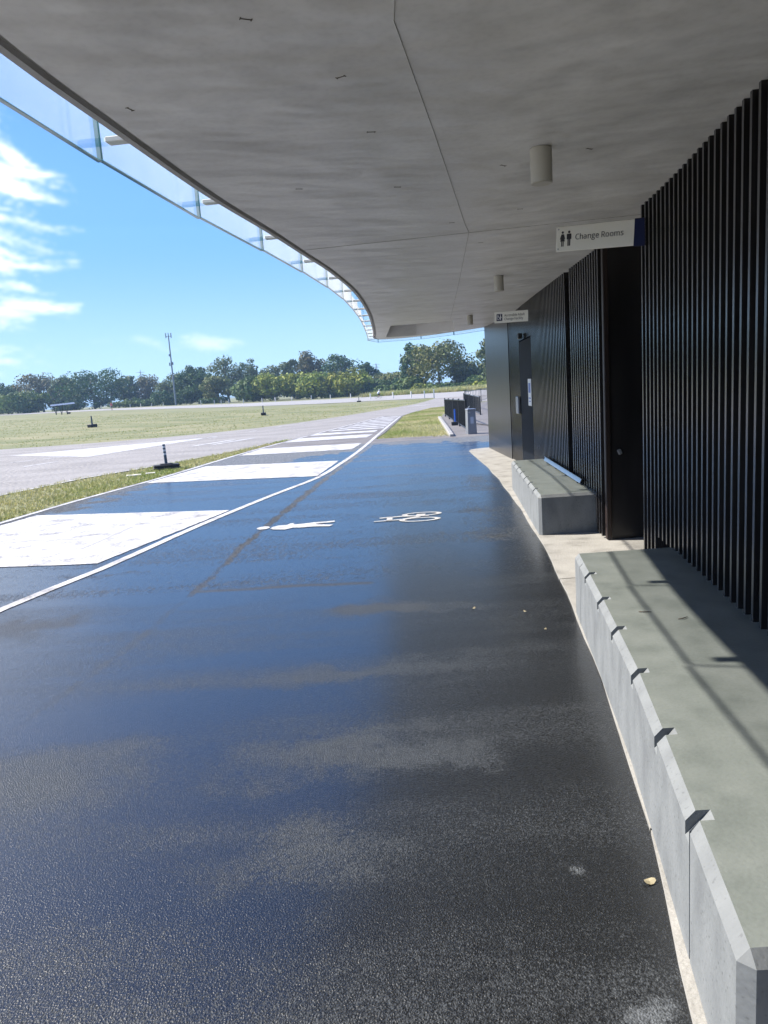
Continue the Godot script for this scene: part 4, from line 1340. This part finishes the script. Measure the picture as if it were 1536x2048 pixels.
func plants() -> void:
	var olive := Color(0.13, 0.15, 0.055)
	var grey := Color(0.10, 0.13, 0.06)
	var brown := Color(0.14, 0.13, 0.065)
	var deep := Color(0.05, 0.1, 0.04)
	var mid := Color(0.09, 0.135, 0.04)
	var fresh := Color(0.20, 0.235, 0.045)
	var list := [
		["fig", -150.3, -293.8, 0.70, 11.6, 19.8, deep, "dense dark tree at the far left end of the tree line"],
		["fig", -145.8, -301.6, 0.67, 12.1, 13.8, deep, "dark rounded tree cut by the left edge of the picture"],
		["gum", -132.2, -302.4, 0.60, 16.2, 17.2, brown, "tall brownish gum tree left of the broad dark tree"],
		["fig", -126.6, -272.0, 0.64, 7.9, 20.0, mid, "low wide green tree in front at the far left"],
		["gum", -124.8, -300.1, 0.57, 10.1, 13.0, grey, "small grey-green gum tree left of the shelter roof"],
		["fig", -107.5, -290.7, 0.51, 15.1, 27.9, deep, "broad dense dark tree behind the shelter"],
		["gum", -119.7, -294.6, 0.56, 12.6, 10.6, grey, "thin open gum touching the broad dark tree's left side"],
		["gum", -99.6, -306.2, 0.34, 12.6, 11.2, grey, "grey gum touching the broad dark tree's right side"],
		["gum", -92.8, -311.5, 0.23, 12.0, 13.4, brown, "rounded brownish gum tree below the left power pylon"],
		["gum", -76.3, -290.1, 0.08, 11.7, 12.0, grey, "grey gum tree just left of the phone mast"],
		["fig", -61.2, -263.0, -0.05, 13.0, 14.0, deep, "dark leafy tree just right of the phone mast"],
		["gum", -52.2, -270.0, -0.22, 16.1, 16.9, grey, "tall grey gum tree, highest between mast and middle"],
		["gum", -50.5, -244.8, -0.17, 8.6, 11.7, olive, "lower olive tree in front of the tall grey gum"],
		["gum", -46.5, -286.3, -0.34, 14.6, 9.7, grey, "slim grey gum right of the tall grey gum"],
		["gum", -37.7, -277.4, -0.43, 11.9, 11.2, grey, "short hazy gum behind the left bright fig"],
		["gum", -29.4, -273.4, -0.52, 15.4, 9.5, grey, "slim open gum, left of the pair above the figs"],
		["gum", -22.6, -269.1, -0.60, 15.5, 10.1, brown, "slim open gum, right of the pair above the figs"],
		["gum", -11.7, -264.7, -0.70, 13.9, 14.8, deep, "wide dark gum above the rightmost bright fig"],
		["gum", -2.3, -262.0, -0.68, 10.1, 8.0, deep, "small dark gum left of the right power pylon"],
		["fig", -37.6, -232.0, -0.34, 7.8, 12.5, mid, "round green fig, leftmost of the front row"],
		["fig", -30.8, -229.9, -0.44, 8.3, 13.9, fresh, "yellow-green fig, second in the front row"],
		["fig", -18.9, -227.2, -0.60, 8.2, 13.7, fresh, "yellow-green fig, third in the front row"],
		["fig", -8.4, -225.8, -0.69, 7.9, 14.5, fresh, "yellow-green fig, rightmost large one in the front row"],
		["fig", -2.0, -226.0, -0.68, 3.8, 7.5, deep, "low dark tree directly behind the cyclist"],
		["gum", 3.1, -250.0, -0.67, 7.3, 10.0, olive, "low olive tree right of the right power pylon"],
		["gum", 6.8, -234.9, -0.66, 7.0, 11.0, olive, "olive spreading tree left of the big gum"],
		["gum", 17.3, -204.3, -0.63, 14.0, 16.7, olive, "big spreading gum tree under the canopy corner"],
		["gum", 11.4, -214.7, -0.65, 14.2, 8.6, deep, "darker slim gum joined to the big gum's left side"],
		["gum", 24.8, -210.5, -0.61, 8.7, 9.5, grey, "grey tree joined to the big gum's right side"],
		["fig", 29.5, -223.1, -0.60, 6.4, 10.0, deep, "dark low tree beside the end of the building"],
		["gum", 31.0, -197.7, -0.60, 14.2, 9.0, grey, "tall gum mostly hidden behind the building's end"],
		["fig", 26.1, -194.3, -0.60, 3.6, 6.5, mid, "small round green tree near the building's end"],
		["gum", 36.1, -211.9, -0.60, 10.0, 12.9, olive, "olive tree behind the building's end panel"],
		["fig", 9.3, -205.8, -0.65, 4.6, 9.1, mid, "low green tree at the left foot of the big gum"],
		["fig", -182.0, -318.0, 0.6, 12.0, 26.0, deep, "dark tree just beyond the left edge"],
	]
	for i in list.size():
		var t = list[i]
		tree("gum_tree" if t[0] == "gum" else "fig_tree", t[7], "tree", "trees along the far side of the circuit", t[0], Vector3(t[1], t[3], t[2]), t[4] * (1.13 if t[1] < 0.0 else 1.05), t[5], t[6], 100 + i)
	var bushes := [
		[-89.0, -276.0, 0.33, 4.4, 7.0, mid, "green shrub, leftmost of those below the left power pylon"],
		[-82.6, -272.8, 0.25, 3.0, 7.6, mid, "low green shrub, second of those below the left power pylon"],
		[-77.7, -272.1, 0.17, 4.2, 6.8, mid, "green shrub just left of the phone mast's foot"],
		[-71.1, -265.6, 0.10, 2.6, 8.1, fresh, "low pale green shrub at the phone mast's foot"],
		[-65.0, -260.0, 0.02, 5.6, 8.9, deep, "dark shrub in front of the leafy tree by the mast"],
		[2.0, -218.0, -0.67, 3.2, 5.8, mid, "green shrub right of the cyclist"],
		[6.6, -204.9, -0.66, 3.2, 6.0, mid, "green shrub, second to the right of the cyclist"],
		[11.2, -195.7, -0.64, 2.8, 5.6, fresh, "bright shrub at the big gum's left foot"],
		[15.4, -193.4, -0.63, 2.4, 6.0, mid, "green shrub at the big gum's trunk"],
		[19.4, -191.0, -0.62, 2.2, 5.6, deep, "dark shrub right of the big gum's trunk"],
		[22.8, -190.7, -0.61, 2.2, 5.6, mid, "green shrub above the far black fence"],
		[27.0, -188.1, -0.60, 2.4, 6.2, fresh, "bright shrub touching the building's end panel"],
	]
	# scrub that closes the gaps low between the trunks
	for i in 20:
		var t := i / 19.0
		var x := lerpf(-150.0, 34.0, t) + sin(i * 2.3) * 2.0
		var z := lerpf(-300.0, -214.0, pow(t, 0.8)) - (14.0 if i % 2 else 5.0)
		bushes.append([x, z, land(x, z), 4.0 + 1.6 * sin(i * 1.7), 11.0, deep if i % 3 else mid, "dark scrub between the far trunks, %s from the left" % ORD[i]])
	for i in bushes.size():
		var t = bushes[i]
		tree("shrub", t[6], "shrub", "shrubs below the trees", "bush", Vector3(t[0], t[2], t[1]), t[3], t[4], t[5], 300 + i)
	grass()

func grass() -> void:
	rng.seed = 77
	var st := begin()
	for i in 9:
		var a := TAU * i / 9.0 + 0.4 * i
		var r := 0.012 + 0.02 * fmod(i * 0.37, 1.0)
		var b := Vector3(cos(a) * r, 0, sin(a) * r)
		var tip := b * 2.4 + Vector3(0, 0.05 + 0.03 * fmod(i * 0.61, 1.0), 0)
		var sd := Vector3(-sin(a), 0, cos(a)) * 0.005
		var c1 := Color(1, 1, 1)
		st.set_color(c1)
		tri(st, b - sd, b + sd, tip)
	var tuft := close(st)
	var gm := flat_mat("grass_blade", Color.WHITE, 0.8)
	gm.vertex_color_use_as_albedo = true
	gm.backlight_enabled = true
	gm.backlight = lin(0.25, 0.28, 0.1)
	var median := PackedVector2Array()
	for p in [Vector2(-8.6, -10.0), Vector2(-7.52, -14.71), Vector2(-6.9, -16.95), Vector2(-5.72, -19.0), Vector2(-4.6, -21.82), Vector2(-3.93, -24.06), Vector2(-3.05, -26.6), Vector2(-3.25, -25.0), Vector2(-3.95, -21.6), Vector2(-4.83, -15.96), Vector2(-5.47, -12.85), Vector2(-5.9, -10.0)]:
		median.append(p)
	var wedge := PackedVector2Array([Vector2(-0.05, -23.7), Vector2(0.3, -26.6), Vector2(0.78, -32.5), Vector2(1.4, -40.2), Vector2(2.3, -45), Vector2(3.65, -50.5), Vector2(4.5, -51), Vector2(4.1, -44), Vector2(2.75, -35.0), Vector2(2.08, -22.6)])
	var field := PackedVector2Array([Vector2(-30, -33.9), Vector2(-16.62, -33.4), Vector2(-12.89, -33.5), Vector2(-9.74, -34.5), Vector2(-7.7, -35.8), Vector2(-5.2, -39.2), Vector2(-1.5, -48.8), Vector2(3.2, -67.0), Vector2(7.2, -98), Vector2(-10, -98), Vector2(-48, -98)])
	scatter("median_grass", "short green and straw grass in the strip between path and road", tuft, gm, median, 5500, 0.5, 1.1)
	scatter("verge_grass", "mown grass wedge between the lane and the footpath", tuft, gm, wedge, 6500, 0.6, 1.1)
	scatter("field_grass", "mown grass over the open field inside the circuit", tuft, gm, field, 9000, 0.6, 1.3)
	# long grass on the bank beyond the far road
	var bank := PackedVector2Array([Vector2(-4, -189), Vector2(8, -181), Vector2(18, -171), Vector2(32, -173), Vector2(40, -185), Vector2(20, -186), Vector2(2, -200)])
	scatter("bank_grass", "long bright grass on the bank below the big gum", tuft, gm, bank, 5000, 9.0, 18.0)

func scatter(called: String, label: String, mesh: Mesh, m: Material, poly: PackedVector2Array, n: int, s0: float, s1: float) -> void:
	var r := Rect2(poly[0], Vector2.ZERO)
	for p in poly:
		r = r.expand(p)
	var ts := []
	var cs := []
	var nz := noise(51, 0.25, 3)
	var tries := 0
	while ts.size() < n and tries < n * 8:
		tries += 1
		var p := r.position + Vector2(rng.randf(), rng.randf()) * r.size
		if not Geometry2D.is_point_in_polygon(p, poly):
			continue
		var v := nz.get_noise_2d(p.x, p.y)
		if rng.randf() > 0.75 + v * 0.8:
			continue
		var s := rng.randf_range(s0, s1)
		ts.append(Transform3D(Basis(Vector3.UP, rng.randf() * TAU).scaled(Vector3(s, s * rng.randf_range(0.6, 1.2), s)), Vector3(p.x, land(p.x, p.y) - 0.014, p.y)))
		var k := rng.randf_range(0.75, 1.2)
		var straw := clampf(0.68 - v * 1.2 + rng.randf_range(-0.3, 0.3), 0.0, 1.0)
		cs.append(Color(lerpf(0.26, 0.50, straw) * k, lerpf(0.32, 0.45, straw) * k, lerpf(0.09, 0.25, straw) * k))
	var mm := MultiMesh.new()
	mm.transform_format = MultiMesh.TRANSFORM_3D
	mm.use_colors = true
	mm.mesh = mesh
	mm.instance_count = ts.size()
	for i in ts.size():
		mm.set_instance_transform(i, ts[i])
		mm.set_instance_color(i, cs[i])
	var o := MultiMeshInstance3D.new()
	o.name = called
	o.multimesh = mm
	o.material_override = m
	add_child(o)
	o.set_meta("kind", "stuff")
	tag(o, label, "grass")

# ---------------------------------------------------------------- people
func capsule(p: Vector3, a: Vector3, b: Vector3, ra: float, rb: float) -> float:
	var ab := b - a
	var t := clampf((p - a).dot(ab) / ab.length_squared(), 0.0, 1.0)
	return p.distance_to(a + ab * t) - lerpf(ra, rb, t)

func figure_mesh(bones: Array, colour: Callable, cell: float, lo: Vector3, hi: Vector3) -> ArrayMesh:   # surface nets of smoothly joined tapered bones
	var n := Vector3i(((hi - lo) / cell).ceil()) + Vector3i.ONE
	var f := PackedFloat32Array()
	f.resize(n.x * n.y * n.z)
	f.fill(1.0)
	for b in bones:
		var r := maxf(b[2], b[3]) + 0.1
		var l0: Vector3 = ((b[0].min(b[1]) - Vector3.ONE * r - lo) / cell).floor().clamp(Vector3.ZERO, Vector3(n - Vector3i.ONE))
		var l1: Vector3 = ((b[0].max(b[1]) + Vector3.ONE * r - lo) / cell).ceil().clamp(Vector3.ZERO, Vector3(n - Vector3i.ONE))
		for z in range(int(l0.z), int(l1.z) + 1):
			for y in range(int(l0.y), int(l1.y) + 1):
				for x in range(int(l0.x), int(l1.x) + 1):
					var i := (z * n.y + y) * n.x + x
					var d := capsule(lo + Vector3(x, y, z) * cell, b[0], b[1], b[2], b[3])
					var k := 0.04
					var h := clampf(0.5 + 0.5 * (f[i] - d) / k, 0.0, 1.0)
					f[i] = lerpf(f[i], d, h) - k * h * (1.0 - h)
	var vid := {}
	var vs := []
	var st := begin(false)
	for z in n.z - 1:
		for y in n.y - 1:
			for x in n.x - 1:
				var sum := Vector3.ZERO
				var cnt := 0
				for e in [[0, 1], [2, 3], [4, 5], [6, 7], [0, 2], [1, 3], [4, 6], [5, 7], [0, 4], [1, 5], [2, 6], [3, 7]]:
					var a := Vector3i(x + (e[0] & 1), y + ((e[0] >> 1) & 1), z + (e[0] >> 2))
					var b := Vector3i(x + (e[1] & 1), y + ((e[1] >> 1) & 1), z + (e[1] >> 2))
					var fa := f[(a.z * n.y + a.y) * n.x + a.x]
					var fb := f[(b.z * n.y + b.y) * n.x + b.x]
					if (fa < 0) != (fb < 0):
						sum += Vector3(a).lerp(Vector3(b), fa / (fa - fb))
						cnt += 1
				if cnt:
					vid[Vector3i(x, y, z)] = vs.size()
					vs.append(lo + sum / cnt * cell)
	for c in vid:
		for ax in 3:
			var u: int = (ax + 1) % 3
			var v: int = (ax + 2) % 3
			var q := Vector3i(c)
			q[ax] += 1
			if c[u] == 0 or c[v] == 0:
				continue
			var fa := f[(c.z * n.y + c.y) * n.x + c.x]
			var fb := f[(q.z * n.y + q.y) * n.x + q.x]
			if (fa < 0) == (fb < 0):
				continue
			var du := Vector3i.ZERO; du[u] = 1
			var dv := Vector3i.ZERO; dv[v] = 1
			var ids := [c, c - du, c - du - dv, c - dv]
			if not (vid.has(ids[1]) and vid.has(ids[2]) and vid.has(ids[3])):
				continue
			var p := []
			for k in ids:
				p.append(vs[vid[k]])
			if fa >= 0:
				p.reverse()
			for k in [0, 2, 1, 0, 3, 2]:
				st.set_color(colour.call(p[k]))
				st.add_vertex(p[k])
	st.generate_normals()
	return st.commit()

func people() -> void:
	# a cyclist on the far road; the bicycle faces along its own +x
	var at := Vector3(0.42, land(0.42, -152.7) + 0.02, -152.7)
	var turn := 0.55
	var bk := thing("bicycle", "bicycle ridden along the far road in front of the trees", "bicycle", at, turn)
	for x in [-0.5, 0.5]:
		var w := place_on(bk, "wheel")
		var st := begin(false)
		for k in 24:
			for m in 6:
				var q := []
				for e in [[0, 0], [1, 0], [1, 1], [0, 1]]:
					var a: float = TAU * (k + e[0]) / 24.0
					var b: float = TAU * (m + e[1]) / 6.0
					var r := 0.32 + 0.022 * cos(b)
					q.append(Vector3(x + r * cos(a), 0.345 + r * sin(a), 0.022 * sin(b)))
				quad(st, q[0], q[1], q[2], q[3])
		put("tyre", close(st), M.rubber, w)
		st = begin()
		for k in 10:
			var a := TAU * k / 10.0
			tube(st, [Vector3(x, 0.345, 0), Vector3(x + 0.3 * cos(a), 0.345 + 0.3 * sin(a), 0)], [0.005], 4)
		put("spokes", close(st), M.steel, w)
	var fr := begin()
	for e in [[Vector3(-0.5, 0.345, 0), Vector3(0.0, 0.3, 0)], [Vector3(0, 0.3, 0), Vector3(-0.13, 0.86, 0)], [Vector3(0, 0.3, 0), Vector3(0.4, 0.72, 0)], [Vector3(-0.1, 0.78, 0), Vector3(0.38, 0.8, 0)], [Vector3(-0.5, 0.345, 0), Vector3(-0.1, 0.76, 0)], [Vector3(0.5, 0.345, 0), Vector3(0.37, 0.88, 0)]]:
		tube(fr, [e[0], e[1]], [0.022], 6)
	put("frame", close(fr), M.black_metal, bk)
	var hb := begin()
	tube(hb, [Vector3(0.44, 0.92, -0.2), Vector3(0.4, 0.92, 0), Vector3(0.44, 0.92, 0.2)], [0.015], 6)
	put("handlebar", close(hb), M.black_metal, bk)
	var sd := begin()
	box(sd, Vector3(-0.15, 0.88, 0), Vector3(0.26, 0.05, 0.13), Basis.IDENTITY, 0.02)
	put("saddle", close(sd), M.black_metal, bk)
	var hip := Vector3(-0.14, 0.98, 0)
	var chest := Vector3(0.18, 1.36, 0)
	var bones := [[hip, chest, 0.14, 0.15], [Vector3(-0.1, 0.98, -0.09), Vector3(-0.1, 0.98, 0.09), 0.11, 0.11], [chest + Vector3(0, 0.04, -0.17), chest + Vector3(0, 0.04, 0.17), 0.07, 0.07], [chest + Vector3(0.03, 0.06, 0), Vector3(0.27, 1.55, 0), 0.06, 0.055], [Vector3(0.29, 1.6, 0), Vector3(0.31, 1.68, 0), 0.085, 0.1]]
	for s in [-1.0, 1.0]:
		var knee := Vector3(0.22, 0.78 if s > 0 else 0.66, 0.11 * s)
		var foot := Vector3(0.08 if s > 0 else -0.02, 0.38 if s > 0 else 0.2, 0.11 * s)
		bones.append_array([[Vector3(-0.1, 0.95, 0.09 * s), knee, 0.085, 0.06], [knee, foot, 0.058, 0.04], [foot, foot + Vector3(0.15, -0.02, 0), 0.04, 0.03]])
		var elbow := Vector3(0.3, 1.15, 0.24 * s)
		bones.append_array([[chest + Vector3(0, 0.04, 0.18 * s), elbow, 0.052, 0.042], [elbow, Vector3(0.43, 0.94, 0.2 * s), 0.04, 0.03], [Vector3(0.43, 0.94, 0.2 * s), Vector3(0.47, 0.92, 0.18 * s), 0.03, 0.025]])
	var paint := func(p: Vector3) -> Color:
		if p.y > 1.63:
			return Color(0.7, 0.72, 0.75)
		if p.y > 1.5 or (p.x > 0.3 and p.y < 1.15 and p.y > 0.85) or (p.y < 0.62 and p.y > 0.3):
			return Color(0.35, 0.2, 0.13)
		if p.y < 0.32:
			return Color(0.03, 0.03, 0.035)
		if p.y > 0.98:
			return Color(0.62, 0.66, 0.74)
		return Color(0.03, 0.03, 0.045)
	var per := thing("person", "person in pale top and helmet leaning forward on the bicycle", "person", at, turn)
	put("body", figure_mesh(bones, paint, 0.035, Vector3(-0.4, 0.1, -0.45), Vector3(0.65, 1.9, 0.45)), M.figure, per)
	# a person in a pink top on the far road beyond the shelter
	var px := -58.0
	var pz := -166.5
	var p2 := thing("person", "person in faded red top standing right of the picnic shelter", "person", Vector3(px, land(px, pz) + 0.02, pz), 0.6)
	bones = [[Vector3(0, 0.95, 0), Vector3(0, 1.38, 0), 0.14, 0.15], [Vector3(-0.17, 1.4, 0), Vector3(0.17, 1.4, 0), 0.07, 0.07], [Vector3(0, 1.42, 0), Vector3(0, 1.55, 0), 0.06, 0.055], [Vector3(0, 1.6, 0.01), Vector3(0, 1.69, 0), 0.085, 0.1]]
	for s in [-1.0, 1.0]:
		bones.append_array([[Vector3(0.09 * s, 0.93, 0), Vector3(0.1 * s, 0.5, 0.02), 0.09, 0.062], [Vector3(0.1 * s, 0.5, 0.02), Vector3(0.11 * s, 0.08, 0), 0.06, 0.042], [Vector3(0.11 * s, 0.05, 0), Vector3(0.12 * s, 0.04, 0.16), 0.045, 0.035], [Vector3(0.19 * s, 1.4, 0), Vector3(0.25 * s, 1.12, 0.02), 0.052, 0.042], [Vector3(0.25 * s, 1.12, 0.02), Vector3(0.27 * s, 0.86, 0.06), 0.04, 0.03], [Vector3(0.27 * s, 0.86, 0.06), Vector3(0.27 * s, 0.76, 0.08), 0.032, 0.024]])
	var paint2 := func(p: Vector3) -> Color:
		if p.y > 1.66:
			return Color(0.05, 0.035, 0.03)
		if p.y > 1.47 or (absf(p.x) > 0.2 and p.y < 1.1) or (p.y < 0.5 and p.y > 0.1):
			return Color(0.35, 0.2, 0.14)
		if p.y > 0.92:
			return Color(0.5, 0.14, 0.14)
		return Color(0.05, 0.05, 0.07)
	put("body", figure_mesh(bones, paint2, 0.035, Vector3(-0.45, -0.02, -0.3), Vector3(0.45, 1.9, 0.35)), M.figure, p2)

# ---------------------------------------------------------------- sky
func sky_texture() -> ImageTexture:
	var w := 2048
	var h := 1024
	var streak := noise(61, 1.0, 5)
	var warp := noise(62, 1.0, 3)
	var data := PackedFloat32Array()
	data.resize(w * h * 3)
	# banks of thin high cloud: azimuth, elevation, half widths in degrees, strength
	var banks := [[-29.5, 12.0, 5.6, 6.6, 1.0], [-34.0, 18.0, 9.0, 2.2, 0.9], [-13.2, 3.9, 3.2, 0.5, 0.45], [-17.3, 4.5, 2.2, 0.35, 0.25], [-62.0, 30.0, 26.0, 9.0, 0.8], [-110.0, 16.0, 22.0, 8.0, 0.8], [-150.0, 40.0, 30.0, 10.0, 0.6], [75.0, 20.0, 24.0, 7.0, 0.7], [130.0, 12.0, 26.0, 6.0, 0.7], [170.0, 55.0, 60.0, 10.0, 0.5], [-47.0, 7.0, 9.0, 3.0, 0.7]]
	var sun := sun_dir()
	for j in h / 2:
		var el := 90.0 - (j + 0.5) / h * 180.0
		var t := el / 90.0
		var c: Vector3
		if el < 12.0:
			c = Vector3(0.32, 0.475, 0.60).lerp(Vector3(0.115, 0.275, 0.56), sm(-2.0, 12.0, el))
		elif el < 30.0:
			c = Vector3(0.115, 0.275, 0.56).lerp(Vector3(0.036, 0.15, 0.52), sm(9.0, 30.0, el))
		else:
			c = Vector3(0.036, 0.15, 0.52).lerp(Vector3(0.025, 0.1, 0.38), sm(28.0, 90.0, el))
		var ce := cos(deg_to_rad(el))
		var se := sin(deg_to_rad(el))
		for i in w:
			var az := fposmod((i + 0.5) / w * 360.0 + 180.0, 360.0) - 180.0   # the first column looks along -z
			var dir := Vector3(sin(deg_to_rad(az)) * ce, se, -cos(deg_to_rad(az)) * ce)
			var ang := acos(clampf(dir.dot(sun), -1.0, 1.0))
			var glow := exp(-ang * ang / 0.55)
			var r := c * (1.0 + 0.25 * glow) + Vector3(0.10, 0.10, 0.08) * glow * (1.0 - 0.4 * t)
			var dens := 0.0
			for b in banks:
				var da: float = fposmod(az - b[0] + 180.0, 360.0) - 180.0
				var de: float = el - b[1] + da * 0.06
				var e: float = (da / b[2]) * (da / b[2]) + (de / b[3]) * (de / b[3])
				if e < 3.2:
					var wv := warp.get_noise_2d(az * 0.05, el * 0.10) * 0.8
					var tilt: float = el + az * 0.22
					var n1 := streak.get_noise_2d(az * 0.045 + wv * 0.3, tilt * 0.33 + wv)
					var n2 := streak.get_noise_2d(az * 0.16 + 40.0, tilt * 1.1 + wv * 2.0)
					var n3 := streak.get_noise_2d(az * 0.5 - 90.0, tilt * 3.4 + wv * 3.0)
					dens = maxf(dens, b[4] * sm(-0.1, 0.72, n1 * 0.8 + 0.5 * n2 + 0.28 * n3 + 0.54 - 0.31 * e))
			if dens > 0.0:
				r = r.lerp(Vector3(0.66, 0.68, 0.70) * (1.0 + 0.5 * glow), dens * 0.92)
			var k := (j * w + i) * 3
			data[k] = r.x; data[k + 1] = r.y; data[k + 2] = r.z
	for j in range(h / 2, h):
		for i in w:
			var k := (j * w + i) * 3
			data[k] = 0.12; data[k + 1] = 0.13; data[k + 2] = 0.09
	return ImageTexture.create_from_image(Image.create_from_data(w, h, false, Image.FORMAT_RGBF, data.to_byte_array()))

const SUN_AZ := -75.0
const SUN_EL := 43.0
func sun_dir() -> Vector3:
	var a := deg_to_rad(SUN_AZ)
	var e := deg_to_rad(SUN_EL)
	return Vector3(sin(a) * cos(e), sin(e), -cos(a) * cos(e))

func _ready() -> void:
	rng.seed = 5
	# camera: eye height 1.6 m, tilted 9.5 degrees down and rolled 3.8 degrees
	var cam := Camera3D.new()
	cam.name = "camera"
	cam.fov = 68.63
	cam.near = 0.05
	cam.far = 4000.0
	add_child(cam)
	cam.transform = Transform3D(Basis(Vector3(0.99775852, -0.06600616, 0.01100572), Vector3(0.06691741, 0.98417160, -0.16409853), Vector3(0.0, 0.16446718, 0.98638256)), Vector3(0, 1.6, 0))
	cam.current = true
	var env := Environment.new()
	env.background_mode = Environment.BG_SKY
	var sky := Sky.new()
	var pano := PanoramaSkyMaterial.new()
	pano.panorama = sky_texture()
	pano.energy_multiplier = 0.8
	sky.sky_material = pano
	env.sky = sky
	env.tonemap_mode = Environment.TONE_MAPPER_LINEAR
	env.tonemap_exposure = 2.7
	env.sdfgi_enabled = true
	env.ssao_enabled = true
	env.ssil_enabled = true
	env.fog_enabled = true
	env.fog_density = 0.00035
	env.fog_light_color = Color(0.72, 0.86, 1.0)
	var we := WorldEnvironment.new()
	we.name = "surroundings"
	we.environment = env
	add_child(we)
	var sun := DirectionalLight3D.new()
	sun.name = "sun"
	sun.light_color = Color(1.0, 0.965, 0.91)
	sun.light_energy = 1.35
	sun.light_angular_distance = 0.53
	sun.shadow_enabled = true
	add_child(sun)
	sun.look_at_from_position(sun_dir() * 60.0, Vector3.ZERO)

	materials()
	ground()
	building()
	balustrade()
	benches()
	signs()
	furniture()
	plants()
	people()
